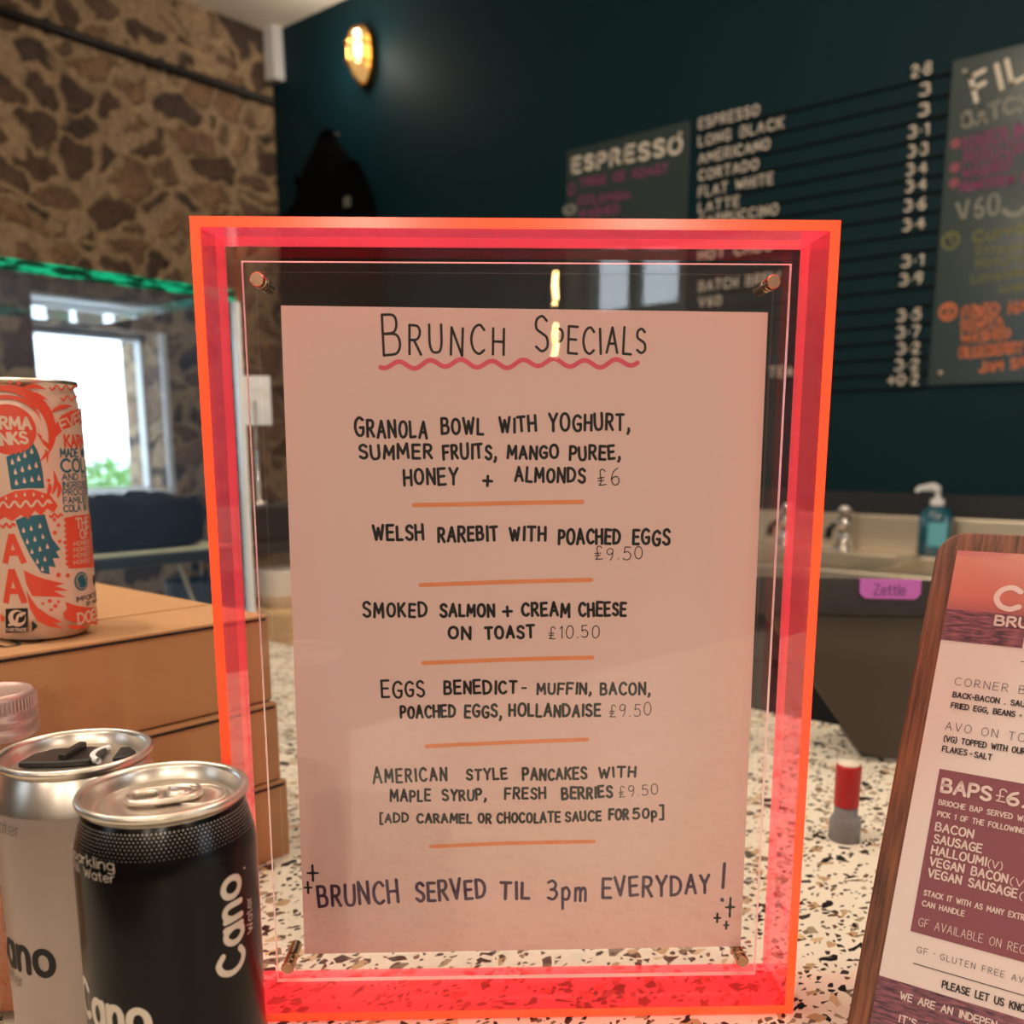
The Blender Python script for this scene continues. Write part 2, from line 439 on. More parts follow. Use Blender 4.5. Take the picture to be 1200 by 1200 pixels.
M['chalk_orange'] = simple('orange_chalk_pen', s2l(226, 126, 82), 0.8, vary=0.15, scale=150)
M['chalk_olive'] = simple('olive_chalk_pen', s2l(128, 128, 66), 0.8, vary=0.15, scale=150)
M['board'] = simple('chalkboard_acrylic', s2l(56, 70, 70), 0.22, spec=0.3, vary=0.05, scale=6)
M['walnut'] = mat_wood('walnut', s2l(62, 32, 20), s2l(138, 84, 56), 1.6)
M['menu_paper'] = simple('menu_paper', s2l(214, 200, 197), 0.6, vary=0.02, scale=30)
M['plum'] = simple('plum_print', s2l(124, 68, 80), 0.6, vary=0.05, scale=200)
M['print_black'] = simple('printed_black', s2l(34, 26, 30), 0.6)
M['print_white'] = simple('printed_pale', s2l(212, 194, 190), 0.6)
M['can_black'] = simple('black_can_lacquer', s2l(12, 11, 14), 0.22, vary=0.05, spec=0.2)
M['can_white'] = simple('white_can_lacquer', s2l(168, 152, 144), 0.36, vary=0.02, metal=0.3)
M['can_silver_ink'] = simple('silver_print', s2l(206, 196, 186), 0.35, metal=0.3)
M['can_cream'] = simple('cream_can_lacquer', s2l(226, 200, 182), 0.33, vary=0.02, metal=0.15)
M['can_red'] = simple('coral_print', s2l(222, 82, 58), 0.4, vary=0.04)
M['can_teal'] = simple('teal_print', s2l(40, 104, 124), 0.4, vary=0.04)
M['amber'] = simple('amber_drink', s2l(176, 92, 34), 0.12, vary=0.06, coat=0.5)
M['bottle_glass'] = clear_sheet('bottle_glass', (0.9, 0.88, 0.84), 0.03, ior=1.5)
M['cap_pink'] = simple('pale_pink_cap', s2l(186, 160, 154), 0.35, vary=0.05, metal=0.4)
M['red'] = simple('red_plastic', s2l(176, 26, 34), 0.4)
M['grey_plastic'] = simple('grey_plastic', s2l(128, 128, 132), 0.45)
M['purple_tag'] = simple('purple_plastic', s2l(176, 92, 178), 0.4)
M['purple_dark'] = simple('purple_plastic_shade', s2l(112, 54, 122), 0.5)
M['cake'] = simple('chocolate_cake', s2l(20, 11, 10), 0.7, spec=0.15, vary=0.5, scale=60, bump=1.0, bscale=90)
M['slate'] = simple('black_slate', s2l(30, 28, 28), 0.45, vary=0.2, scale=60, bump=0.2)
M['baking_paper'] = simple('baking_paper', s2l(214, 200, 160), 0.7)
M['pale_wood'] = mat_wood('pale_wood', s2l(186, 148, 104), s2l(216, 184, 140), 0.6, 'X')
M['bowl'] = simple('white_paper_bowl', s2l(234, 226, 216), 0.6)
M['enamel'] = simple('grey_enamel', s2l(82, 92, 104), 0.4, vary=0.3, scale=120)
M['soap'] = simple('teal_soap', s2l(20, 92, 112), 0.15, coat=0.6, vary=0.1)
M['leaf'] = simple('tree_leaves', s2l(120, 160, 80), 0.7, vary=0.4, scale=6)
M['bark'] = simple('tree_bark', s2l(90, 74, 58), 0.9, vary=0.3)
M['filament'] = emit('lit_filament', (1.0, 0.62, 0.22), 38.0)
def mat_lamp_glass():
    m, t, out = nt('lit_lamp_glass')
    a = N(t, 'BsdfTransparent'); a.inputs[0].default_value = (1, 0.85, 0.6, 1)
    e = N(t, 'Emission'); e.inputs[0].default_value = (1.0, 0.62, 0.22, 1); e.inputs[1].default_value = 0.42
    tc = N(t, 'TexCoord'); no = N(t, 'TexNoise'); no.inputs['Scale'].default_value = 30
    L(t, tc.outputs['Object'], no.inputs['Vector'])
    mr = N(t, 'MapRange'); mr.inputs['To Min'].default_value = 0.5; mr.inputs['To Max'].default_value = 0.75; L(t, no.outputs['Fac'], mr.inputs['Value'])
    mx = N(t, 'MixShader'); L(t, mr.outputs[0], mx.inputs[0]); L(t, a.outputs[0], mx.inputs[1]); L(t, e.outputs[0], mx.inputs[2]); L(t, mx.outputs[0], out.inputs[0])
    return m
M['lamp_glass'] = mat_lamp_glass()
M['lamp_core'] = emit('lit_lamp_bulb', (1.0, 0.78, 0.45), 9.0)
M['bulb_clear'] = clear_sheet('bulb_glass', (1.0, 0.98, 0.95))

# ------------------------------------------------------------------ mesh helpers
class MB:
    def __init__(s):
        s.v = []; s.f = []; s.mi = []; s.mats = []; s.sm = []
    def cut(s):
        s.cuts = getattr(s, 'cuts', [])+[(len(s.v), len(s.f))]
    def build_cut(s, name, m, parent):
        """one part per line of writing"""
        v0 = f0 = 0
        ends = getattr(s, 'cuts', [])
        if ends and ends[-1] != (len(s.v), len(s.f)):
            ends[-1] = (len(s.v), len(s.f))
        for (v1, f1) in ends:
            q = MB(); q.v = s.v[v0:v1]; q.f = [tuple(i-v0 for i in f) for f in s.f[f0:f1]]; q.mi = s.mi[f0:f1]; q.sm = s.sm[f0:f1]
            q.build(name, m, parent); v0, f0 = v1, f1
    def mat(s, m):
        if m not in s.mats:
            s.mats.append(m)
        return s.mats.index(m)
    def add(s, verts, faces, m=None, T=None, smooth=False):
        o = len(s.v)
        for p in verts:
            p = Vector(p)
            s.v.append(tuple(T @ p) if T is not None else tuple(p))
        k = s.mat(m) if m is not None else 0
        for f in faces:
            s.f.append(tuple(i+o for i in f)); s.mi.append(k); s.sm.append(smooth)
    def box(s, c, d, m=None, T=None):
        x, y, z = d[0]/2, d[1]/2, d[2]/2
        vs = [(c[0]+i*x, c[1]+j*y, c[2]+k*z) for i in (-1, 1) for j in (-1, 1) for k in (-1, 1)]
        fs = [(0, 1, 3, 2), (4, 6, 7, 5), (0, 4, 5, 1), (2, 3, 7, 6), (0, 2, 6, 4), (1, 5, 7, 3)]
        s.add(vs, fs, m, T)
    def lathe(s, prof, m=None, seg=48, T=None, smooth=True, start=False, end=False):
        vs = []
        for r, z in prof:
            for k in range(seg):
                a = 2*math.pi*k/seg
                vs.append((r*math.cos(a), r*math.sin(a), z))
        fs = []
        for i in range(len(prof)-1):
            for k in range(seg):
                k2 = (k+1) % seg
                fs.append((i*seg+k, i*seg+k2, (i+1)*seg+k2, (i+1)*seg+k))
        if start:
            fs.append(tuple(range(seg-1, -1, -1)))
        if end:
            fs.append(tuple((len(prof)-1)*seg+k for k in range(seg)))
        s.add(vs, fs, m, T, smooth)
    def tube(s, path, r, m=None, seg=10, T=None, closed=False, squash=1.0):
        path = [Vector(p) for p in path]
        n = len(path); vs = []; fs = []
        up = Vector((0, 0, 1))
        for i, p in enumerate(path):
            a = path[(i-1) % n] if (closed or i > 0) else p
            b = path[(i+1) % n] if (closed or i < n-1) else p
            d = (b-a).normalized()
            ref = up if abs(d.dot(up)) < 0.95 else Vector((1, 0, 0))
            x = d.cross(ref).normalized(); y = x.cross(d).normalized()
            rr = r[i] if isinstance(r, (list, tuple)) else r
            for k in range(seg):
                t = 2*math.pi*k/seg
                vs.append(tuple(p + x*rr*math.cos(t) + y*rr*squash*math.sin(t)))
        for i in range(n if closed else n-1):
            j = (i+1) % n
            for k in range(seg):
                k2 = (k+1) % seg
                fs.append((i*seg+k, j*seg+k, j*seg+k2, i*seg+k2))
        if not closed:
            fs.append(tuple(range(seg-1, -1, -1))); fs.append(tuple((n-1)*seg+k for k in range(seg)))
        s.add(vs, fs, m, T, True)
    def prism(s, poly, y0, y1, m=None, T=None, mfront=None, mback=None, mside=None, axis='Y'):
        """poly of (x,z) extruded along y (front at y0); axis 'Z': poly (x,y) extruded along z"""
        n = len(poly)
        area = sum(poly[i][0]*poly[(i+1) % n][1]-poly[(i+1) % n][0]*poly[i][1] for i in range(n))
        if area < 0:
            poly = poly[::-1]
        if axis == 'Y':
            vs = [(p[0], y0, p[1]) for p in poly]+[(p[0], y1, p[1]) for p in poly]
            front = tuple(range(n)); back = tuple(range(2*n-1, n-1, -1))
            side = [(i+n, (i+1) % n+n, (i+1) % n, i) for i in range(n)]
        else:
            vs = [(p[0], p[1], y0) for p in poly]+[(p[0], p[1], y1) for p in poly]
            front = tuple(range(n-1, -1, -1)); back = tuple(range(n, 2*n))
            side = [(i, (i+1) % n, (i+1) % n+n, i+n) for i in range(n)]
        s.add(vs, [front], mfront or m, T); 
        o = len(s.v)-2*n
        for f, mm in [(back, mback or m)]+[(q, mside or m) for q in side]:
            s.f.append(tuple(i+o for i in f)); s.mi.append(s.mat(mm) if mm is not None else 0); s.sm.append(False)
    def build(s, name, m=None, parent=None, bevel=0.0, segs=2, angle=True, loc=None):
        me = bpy.data.meshes.new(name)
        me.from_pydata(s.v, [], s.f)
        mats = s.mats if s.mats else [m]
        for q in mats:
            me.materials.append(q)
        for p, k, sm in zip(me.polygons, s.mi, s.sm):
            p.material_index = k if s.mats else 0
            p.use_smooth = sm
        me.update()
        o = bpy.data.objects.new(name, me)
        COL.objects.link(o)
        if parent is not None:
            o.parent = parent
        if loc is not None:
            o.location = loc
        if bevel:
            b = o.modifiers.new('bevel', 'BEVEL'); b.width = bevel; b.segments = segs; b.limit_method = 'ANGLE'
        return o
def thing(name, label, cat, M4, group=None):
    o = bpy.data.objects.new(name, None)
    o.empty_display_size = 0.02
    COL.objects.link(o)
    o.matrix_world = M4 if isinstance(M4, Matrix) else Matrix.Translation(M4)
    return tag(o, label, cat, group)
def tag(o, label, cat, group=None):
    o['label'] = label; o['category'] = cat
    if group:
        o['group'] = group
    return o
def struct(o):
    o['kind'] = 'structure'
    return o
def copy_tree(o, parent=None):
    c = o.copy(); COL.objects.link(c)
    if parent is not None:
        mpi = o.matrix_parent_inverse.copy()
        c.parent = parent; c.matrix_parent_inverse = mpi
    for ch in [q for q in bpy.data.objects if q.parent == o]:
        copy_tree(ch, c)
    return c

# ------------------------------------------------------------------ pen strokes for every piece of writing
G = {
'A': '0,0 .35,1 .7,0;.12,.36 .58,.36', 'B': '0,0 0,1;~0,1 .42,.97 .52,.76 .4,.56 0,.53;~0,.53 .48,.5 .62,.27 .48,.04 0,0',
'C': '~.66,.84 .42,1 .13,.86 0,.5 .13,.14 .42,0 .68,.14', 'D': '0,0 0,1;~0,1 .38,.94 .64,.7 .66,.36 .44,.07 0,0',
'E': '.55,1 0,1 0,0 .56,0;0,.52 .48,.52', 'F': '0,0 0,1 .55,1;0,.52 .46,.52',
'G': '~.68,.86 .42,1 .12,.85 0,.48 .14,.12 .42,0 .66,.12 .7,.44;.7,.44 .42,.44', 'H': '0,0 0,1;.62,0 .62,1;0,.5 .62,.5',
'I': '.08,0 .08,1', 'J': '~.45,1 .46,.3 .34,.03 .12,.02 0,.2', 'K': '0,0 0,1;.58,1 0,.42;.18,.56 .6,0', 'L': '0,1 0,0 .5,0',
'M': '0,0 .06,1 .4,.3 .74,1 .8,0', 'N': '0,0 0,1 .62,0 .62,1',
'O': '~.36,1 .1,.86 0,.5 .1,.14 .36,0 .62,.14 .72,.5 .62,.86 .36,1', 'P': '0,0 0,1;~0,1 .42,.97 .56,.74 .42,.5 0,.46',
'Q': '~.36,1 .1,.86 0,.5 .1,.14 .36,0 .62,.14 .72,.5 .62,.86 .36,1;.45,.25 .72,-.05', 'R': '0,0 0,1;~0,1 .42,.97 .54,.75 .4,.53 0,.48;.24,.48 .6,0',
'S': '~.56,.86 .34,1 .08,.9 .06,.66 .3,.52 .54,.38 .56,.12 .3,0 .02,.14', 'T': '0,1 .66,1;.33,1 .33,0',
'U': '~0,1 .0,.35 .12,.06 .32,0 .54,.06 .64,.35 .64,1', 'V': '0,1 .34,0 .68,1', 'W': '0,1 .24,0 .46,.8 .68,0 .92,1', 'X': '0,0 .62,1;0,1 .62,0',
'Y': '0,1 .32,.5 .64,1;.32,.5 .32,0', 'y': '0,1 .3,.45;.62,1 .2,-.15', 'Z': '0,1 .58,1 0,0 .6,0',
'0': '~.3,1 .08,.86 0,.5 .08,.14 .3,0 .52,.14 .6,.5 .52,.86 .3,1', '1': '.05,.8 .25,1 .25,0', '2': '~.04,.8 .28,1 .52,.84 .48,.58 .2,.24 0,0;0,0 .58,0',
'3': '~.05,.92 .3,1 .52,.84 .46,.6 .2,.53;~.2,.53 .5,.46 .58,.22 .34,0 .02,.1', '4': '.42,0 .42,1 0,.32 .6,.32', '5': '.52,1 .1,1 .06,.56;~.06,.56 .34,.64 .56,.42 .5,.1 .24,0 .0,.1',
'6': '~.46,.98 .18,.78 .02,.36 .16,.03 .42,.03 .54,.26 .4,.48 .14,.44 .03,.28', '7': '0,1 .56,1 .2,0', '8': '~.3,1 .08,.88 .1,.64 .3,.52 .54,.36 .54,.1 .3,0 .06,.1 .06,.36 .3,.52 .5,.64 .52,.88 .3,1',
'9': '~.5,.7 .3,.48 .06,.56 .02,.82 .24,1 .48,.9 .5,.7;~.5,.7 .46,.3 .3,0',
'£': '~.56,.84 .4,1 .2,.9 .2,.6 .2,.2 .04,0;.04,0 .56,0;0,.46 .44,.46;0,.28 .4,.28', '#': '~.56,.84 .4,1 .2,.9 .2,.6 .2,.2 .04,0;.04,0 .56,0;0,.42 .44,.42',
',': '~.1,.08 .12,-.04 .02,-.22', '.': '.04,0 .07,.03', "'": '.05,1 .03,.8', '-': '0,.45 .36,.45', '+': '0,.45 .6,.45;.3,.1 .3,.8', '·': '.04,.42 .07,.45',
'(': '~.22,1.1 .04,.8 .0,.45 .04,.1 .22,-.15', ')': '~.0,1.1 .18,.8 .22,.45 .18,.1 .0,-.15', '[': '.3,1.15 0,1.15 0,-.25 .3,-.25', ']': '0,1.15 .3,1.15 .3,-.25 0,-.25',
'!': '.1,1.1 .08,.2;.06,-.25 .09,-.22', ' ': '', 
'{p': '0,.62 0,-.4;~0,.5 .22,.66 .42,.4 .3,.06 0,.1', '{m': '0,0 0,.62;~0,.46 .18,.64 .28,.5 .3,0;~.3,.46 .46,.64 .58,.5 .6,0',
'{a': '.52,.68 .52,0;~.52,.44 .38,.66 .18,.66 .02,.46 .02,.2 .18,.0 .38,.0 .52,.22', '{b': '0,1 0,0;~0,.5 .22,.66 .46,.5 .46,.16 .22,0 0,.16',
'{e': '~.03,.36 .5,.36 .46,.58 .26,.68 .06,.54 .02,.3 .14,.04 .34,0 .5,.12', '{g': '~.5,.5 .3,.68 .06,.56 .02,.3 .16,.08 .38,.1 .5,.3;~.5,.66 .5,-.1 .36,-.3 .06,-.24',
'{i': '.05,0 .05,.66;.05,.88 .05,.92', '{k': '0,0 0,1;.42,.66 0,.28;.14,.4 .46,0', '{l': '.04,0 .04,1', '{n': '0,0 0,.66;~0,.42 .14,.64 .34,.66 .46,.48 .46,0',
'{o': '~.3,.68 .08,.58 .0,.34 .08,.1 .3,0 .52,.1 .6,.34 .52,.58 .3,.68', '{r': '0,0 0,.66;~0,.4 .1,.6 .3,.66', '{s': '~.4,.56 .22,.68 .04,.56 .1,.4 .32,.3 .42,.14 .22,0 .02,.1',
'{t': '~.16,.9 .16,.2 .22,.02 .36,.02;0,.64 .34,.64', '{u': '~0,.66 0,.2 .12,.0 .3,.02 .46,.2;.46,.66 .46,0', '{v': '0,.66 .22,0 .44,.66', '{h': '0,0 0,1;~0,.42 .14,.64 .34,.66 .46,.48 .46,0',
'{c': '~.44,.54 .28,.68 .08,.58 0,.34 .08,.1 .28,0 .46,.12', '{d': '.46,1 .46,0;~.46,.5 .24,.66 .02,.5 .02,.16 .24,0 .46,.16', '{w': '0,.66 .16,0 .33,.58 .5,0 .66,.66',
'{y': '0,.66 .22,.04;.46,.66 .12,-.3', '{f': '~.36,.96 .2,.98 .14,.8 .14,0;0,.64 .32,.64',
}
def catmull(p, closed=False, n=6):
    out = []
    k = len(p)
    for i in range(k-1):
        p1, p2 = p[i], p[i+1]
        p0 = p[i-1] if i > 0 else (p[k-2] if closed else (2*p1[0]-p2[0], 2*p1[1]-p2[1]))
        p3 = p[i+2] if i+2 < k else (p[1] if closed else (2*p2[0]-p1[0], 2*p2[1]-p1[1]))
        for j in range(n):
            t = j/n
            out.append(tuple(0.5*(2*p1[c]+(p2[c]-p0[c])*t+(2*p0[c]-5*p1[c]+4*p2[c]-p3[c])*t*t+(-p0[c]+3*p1[c]-3*p2[c]+p3[c])*t**3) for c in (0, 1)))
    out.append(p[-1])
    return out
_gc = {}
def glyph(ch):
    if ch in _gc:
        return _gc[ch]
    st = []
    for s in G.get(ch, '').split(';'):
        s = s.strip()
        if not s:
            continue
        sm = s.startswith('~')
        pts = [tuple(float(q) for q in p.split(',')) for p in s.lstrip('~').split()]
        if sm:
            pts = catmull(pts, pts[0] == pts[-1])
        st.append((pts, sm))
    wd = max([p[0] for s, _ in st for p in s], default=0.35)
    _gc[ch] = (st, wd)
    return _gc[ch]
def write(text, mode='caps', gap=0.22, jitter=0.0, small=0.8, rnd=None):
    """strokes of a line of writing in units of cap height, and its width.
    caps: small letters become smaller capitals; mixed: real lower case; a '{' makes the next letter lower case"""
    x = 0.0; out = []
    i = 0
    while i < len(text):
        ch = text[i]; sc = 1.0
        if ch == '{':
            i += 1; key = '{'+text[i]
        elif ch.islower():
            if mode == 'mixed':
                key = '{'+ch
            else:
                key = ch.upper(); sc = small
        else:
            key = ch
        st, wd = glyph(key)
        jy = jr = 0.0; js = 1.0
        if jitter and rnd:
            jy = rnd.uniform(-1, 1)*0.05*jitter; jr = rnd.uniform(-1, 1)*0.07*jitter; js = 1+rnd.uniform(-1, 1)*0.07*jitter
        c, s_ = math.cos(jr), math.sin(jr)
        for pts, sm in st:
            q = []
            for (a, b) in pts:
                a2, b2 = a*sc*js, b*sc*js
                q.append((x+a2*c-b2*s_, jy+a2*s_+b2*c))
            out.append((q, sm))
        x += wd*sc*js+(0.42 if ch == ' ' else gap)
        i += 1
    return out, x-gap
def ribbon(mb, pts, w, f, m=None, caps=True, taper=False):
    """flat pen stroke of width w through 2-D pts, mapped by f(x,y)->3-D"""
    P = [pts[0]]
    for p in pts[1:]:
        if math.hypot(p[0]-P[-1][0], p[1]-P[-1][1]) > w*0.02+1e-9:
            P.append(p)
    if len(P) < 2:
        P = [P[0], (P[0][0]+w*0.05, P[0][1])]
    n = len(P); vs = []; fs = []
    for i in range(n):
        a = P[i-1] if i > 0 else P[i]; b = P[i+1] if i < n-1 else P[i]
        dx, dy = b[0]-a[0], b[1]-a[1]; l = math.hypot(dx, dy) or 1e-9
        k = 1.0
        if taper:
            t = i/(n-1); k = max(0.08, math.sin(math.pi*min(1, 0.08+t*0.9)))
        nx, ny = -dy/l*w/2*k, dx/l*w/2*k
        vs.append(f(P[i][0]-nx, P[i][1]-ny)); vs.append(f(P[i][0]+nx, P[i][1]+ny))
    for i in range(n-1):
        fs.append((2*i, 2*i+2, 2*i+3, 2*i+1))
    if caps and not taper:
        for e, q in ((0, 1), (n-1, n-2)):
            dx, dy = P[e][0]-P[q][0], P[e][1]-P[q][1]; a0 = math.atan2(dy, dx)
            o = len(vs); vs.append(f(P[e][0], P[e][1]))
            for k in range(7):
                a = a0-math.pi/2+math.pi*k/6
                vs.append(f(P[e][0]+w/2*math.cos(a), P[e][1]+w/2*math.sin(a)))
            for k in range(6):
                fs.append((o, o+1+k, o+2+k))
    mb.add(vs, fs, m)
CURVED = 1        # pieces per straight stroke; more where writing bends round a can
def polyline(mb, pts, w, f, m=None, sm=False, caps=True):
    """split at sharp corners so that each run keeps its width"""
    if sm:
        ribbon(mb, pts, w, f, m, caps); return
    for i in range(len(pts)-1):
        a, b = pts[i], pts[i+1]; n = CURVED
        ribbon(mb, [(a[0]+(b[0]-a[0])*k/n, a[1]+(b[1]-a[1])*k/n) for k in range(n+1)], w, f, m, caps)
def letter(mb, text, p0, p1, h, wd, f, m=None, mode='caps', gap=0.22, jitter=0.0, small=0.8, rnd=None, fit=True, caps=True, slant=0.0):
    """a line of writing from p0 to p1 (2-D, baseline) with cap height h and pen width wd"""
    st, W_ = write(text, mode, gap, jitter, small, rnd)
    dx, dy = p1[0]-p0[0], p1[1]-p0[1]; l = math.hypot(dx, dy)
    ex, ey = dx/l, dy/l
    sx = l/W_ if fit else h
    for pts, sm in st:
        q = [(p0[0]+(a+slant*b)*sx*ex-b*h*ey, p0[1]+(a+slant*b)*sx*ey+b*h*ex) for a, b in pts]
        polyline(mb, q, wd, f, m, sm, caps)
def fill(mb, pts, f, m=None):
    """filled outline, ear-clipped so that hollow outlines work, finely enough to bend round a can"""
    bm = bmesh.new()
    vs = [bm.verts.new((p[0], p[1], 0)) for p in pts]
    fc = bm.faces.new(vs)
    bmesh.ops.triangulate(bm, faces=[fc])
    for _ in range(4 if max(p[0] for p in pts)-min(p[0] for p in pts) < 0.05 else 0):
        es = [e for e in bm.edges if e.calc_length() > 0.003]
        if es:
            bmesh.ops.subdivide_edges(bm, edges=es, cuts=1)
            bmesh.ops.triangulate(bm, faces=[q for q in bm.faces if len(q.verts) > 3])
    bm.verts.index_update()
    # faces always looking the same way
    fs = []
    for q in bm.faces:
        ids = [v.index for v in q.verts]
        if q.normal.z < 0:
            ids.reverse()
        fs.append(tuple(ids))
    mb.add([f(v.co.x, v.co.y) for v in bm.verts], fs, m)
    bm.free()
def disc(mb, c, r, f, m=None, n=20, ry=None):
    fill(mb, [(c[0]+r*math.cos(2*math.pi*k/n), c[1]+(ry or r)*math.sin(2*math.pi*k/n)) for k in range(n)], f, m)

# ================================================================== THE ROOM
ROOM_X, ROOM_Y, CEIL = 7.0, -6.6, CAM.z + 0.392*4.3
def wall_with_hole(name, mat, axis, x0, x1, lo, hi, holes, z1=CEIL):
    """slab wall; axis 'X': spans y lo..hi between x0..x1, 'Y': spans x; holes (a0,a1,z0,z1)"""
    mb = MB()
    def bx(a0, a1, z0, zz):
        if a1-a0 < 1e-4 or zz-z0 < 1e-4:
            return
        if axis == 'X':
            mb.box(((x0+x1)/2, (a0+a1)/2, (z0+zz)/2), (x1-x0, a1-a0, zz-z0))
        else:
            mb.box(((a0+a1)/2, (x0+x1)/2, (z0+zz)/2), (a1-a0, x1-x0, zz-z0))
    a = lo
    for (h0, h1, z0, zz) in sorted(holes):
        bx(a, h0, 0, z1); bx(h0, h1, 0, z0); bx(h0, h1, zz, z1); a = h1
    bx(a, hi, 0, z1)
    return struct(mb.build(name, mat))

# stone wall with its small deep window
WN = Vector((1, 0, 0))
def on_stone(u, v):
    return hit(u, v, Vector((0, 0, 0)), WN)
wy0 = on_stone(47, 470).y; wy1 = on_stone(191, 470).y
wz0 = 1.035; wz1 = on_stone(120, 384).z
wall_with_hole('wall_left', M['stone'], 'X', -0.30, 0.0, ROOM_Y, 0.0, [(wy0, wy1, wz0, wz1), (-4.0, -2.95, 1.05, 2.05)])  # second opening: unseen window added for bluish daylight on the cans
wall_with_hole('wall_back', M['teal'], 'Y', 0.0, 0.2, -0.30, ROOM_X+0.2, [])
sw = [(-5.78, -5.04, 1.9, 2.5), (-1.7, -0.3, 1.15, 1.95)]  # second opening, unseen, added so that daylight mirrors in the case glass
wall_with_hole('wall_right', M['room_wall'], 'X', ROOM_X, ROOM_X+0.25, ROOM_Y, 0.0, sw)
fw = [(1.2, 2.4, 1.6, 2.4)]
wall_with_hole('wall_front', M['room_wall'], 'Y', ROOM_Y-0.25, ROOM_Y, -0.30, ROOM_X+0.25, fw)
mb = MB(); mb.box(((ROOM_X-0.05)/2, ROOM_Y/2, -0.05), (ROOM_X+0.55, -ROOM_Y+0.5, 0.1)); struct(mb.build('floor', M['floor']))
mb = MB(); mb.box(((ROOM_X-0.05)/2, ROOM_Y/2, CEIL+0.05), (ROOM_X+0.55, -ROOM_Y+0.5, 0.1)); struct(mb.build('ceiling', M['ceiling']))

# window in the stone wall: rough jamb stones, a frame, a pane and a sill
win = thing('window_1', 'small bright window in the stone wall', 'window', Vector((-0.15, (wy0+wy1)/2, wz0)))
del win['category']; struct(win)
ww, wh = wy1-wy0, wz1-wz0
f = MB()
for s in (-1, 1):
    f.box((0, s*(ww/2-0.006), wh/2), (0.04, 0.012, wh))
f.box((0, 0, wh-0.012), (0.04, ww, 0.024)); f.box((0, 0, 0.012), (0.04, ww, 0.024))
f.build('window_frame', M['white_paint'], win)
p = MB(); p.box((0, 0, wh/2), (0.004, ww-0.04, wh-0.04)); p.build('pane', M['window_glass'], win)
p = MB(); p.box((0.075, 0, 0.006), (0.17, ww, 0.012)); p.build('sill', M['white_paint'], win)
p = MB(); p.box((0.156, ww/2+0.012, wh/2-0.0), (0.012, 0.024, wh+0.0)); p.build('corner_bead', M['white_paint'], win)
# windows out of view: first mirrored in the sign, next two added for daylight
k = 2
for (h0, h1, z0, z1, wx) in [q+(ROOM_X+0.12,) for q in sw]+[(-4.0, -2.95, 1.05, 2.05, -0.15)]:
    o = thing('window_%d' % k, 'large window in the side wall, outside the view', 'window', Vector((wx, (h0+h1)/2, z0))); del o['category']; struct(o); k += 1
    hw, hh = h1-h0, z1-z0
    f = MB()
    for q in (-hw/2+0.03, 0, hw/2-0.03):
        f.box((0, q, hh/2), (0.06, 0.06, hh))
    for q in (0.03, hh*0.72, hh-0.03):
        f.box((0, 0, q), (0.06, hw, 0.06))
    f.build('window_frame', M['dark_trim'], o)
    p = MB(); p.box((0, 0, hh/2), (0.006, hw, hh)); p.build('pane', M['window_glass'], o)
for (h0, h1, z0, z1) in fw:
    o = thing('window_%d' % k, 'large shop window in the front wall', 'window', Vector(((h0+h1)/2, ROOM_Y-0.12, z0))); del o['category']; struct(o); k += 1
    hw, hh = h1-h0, z1-z0
    f = MB()
    for q in (-hw/2+0.03, 0, hw/2-0.03):
        f.box((q, 0, hh/2), (0.06, 0.06, hh))
    for q in (0.03, hh*0.72, hh-0.03):
        f.box((0, 0, q), (hw, 0.06, 0.06))
    f.build('window_frame', M['dark_trim'], o)
    p = MB(); p.box((0, 0, hh/2), (hw, 0.006, hh)); p.build('pane', M['window_glass'], o)

TN = Vector((0, 1, 0))
def on_teal(u, v):
    return hit(u, v, Vector((0, 0, 0)), TN)
# black pipe across the stone wall
q0 = on_stone(-60, -6); q1 = on_stone(312, 119)
pp = MB(); pp.tube([(0.018, q0.y, q0.z), (0.018, (q0.y+q1.y)/2, (q0.z+q1.z)/2-0.003), (0.018, -0.02, q1.z)], 0.016, seg=12)
for t in (0.25, 0.6, 0.9):
    c = q0.lerp(q1, t); pp.box((0.012, c.y, c.z), (0.024, 0.02, 0.045))
tag(pp.build('conduit_pipe', M['black']), 'thin black pipe running across the rough stone wall', 'pipe')

# ------------------------------------------------------------------ trees outside the window
def tree(x, y, z, r, seed, label):
    rn = random.Random(seed)
    root = thing('tree', label, 'tree', Vector((x, y, 0)), 'trees outside the stone window')
    mb = MB(); mb.tube([(0, 0, -0.5), (0.05, 0, z*0.5), (0, 0.05, z)], [0.16, 0.12, 0.05], seg=8); mb.build('trunk', M['bark'], root)
    mb = MB()
    for i in range(900):
        a = rn.uniform(0, 2*math.pi); b = math.acos(rn.uniform(-1, 1)); rr = r*(0.55+0.5*rn.random()**0.5)*(0.85+0.25*math.sin(3*a+seed)*math.sin(2*b))
        c = Vector((rr*math.sin(b)*math.cos(a), rr*math.sin(b)*math.sin(a), z+rr*0.8*math.cos(b)))
        s = r*rn.uniform(0.07, 0.15)
        T = Matrix.Translation(c) @ Matrix.Rotation(rn.uniform(0, 6.3), 4, 'Z') @ Matrix.Rotation(rn.uniform(-1, 1), 4, 'X')
        mb.add([(-s, 0, 0), (0, -s*0.5, 0), (s, 0, 0), (0, s*0.5, 0)], [(0, 1, 2, 3)], None, T)
    mb.build('foliage', M['leaf'], root)
def at_dist(u, v, x):
    return hit(u, v, Vector((x, 0, 0)), WN)
t_ = at_dist(118, 572, -5.0); tree(-5.0, t_.y, t_.z+0.06, 0.30, 1, 'pale green tree outside the small window, left one')
t_ = at_dist(160, 572, -6.4); tree(-6.4, t_.y, t_.z+0.06, 0.42, 2, 'pale green tree outside the small window, nearest its right jamb')
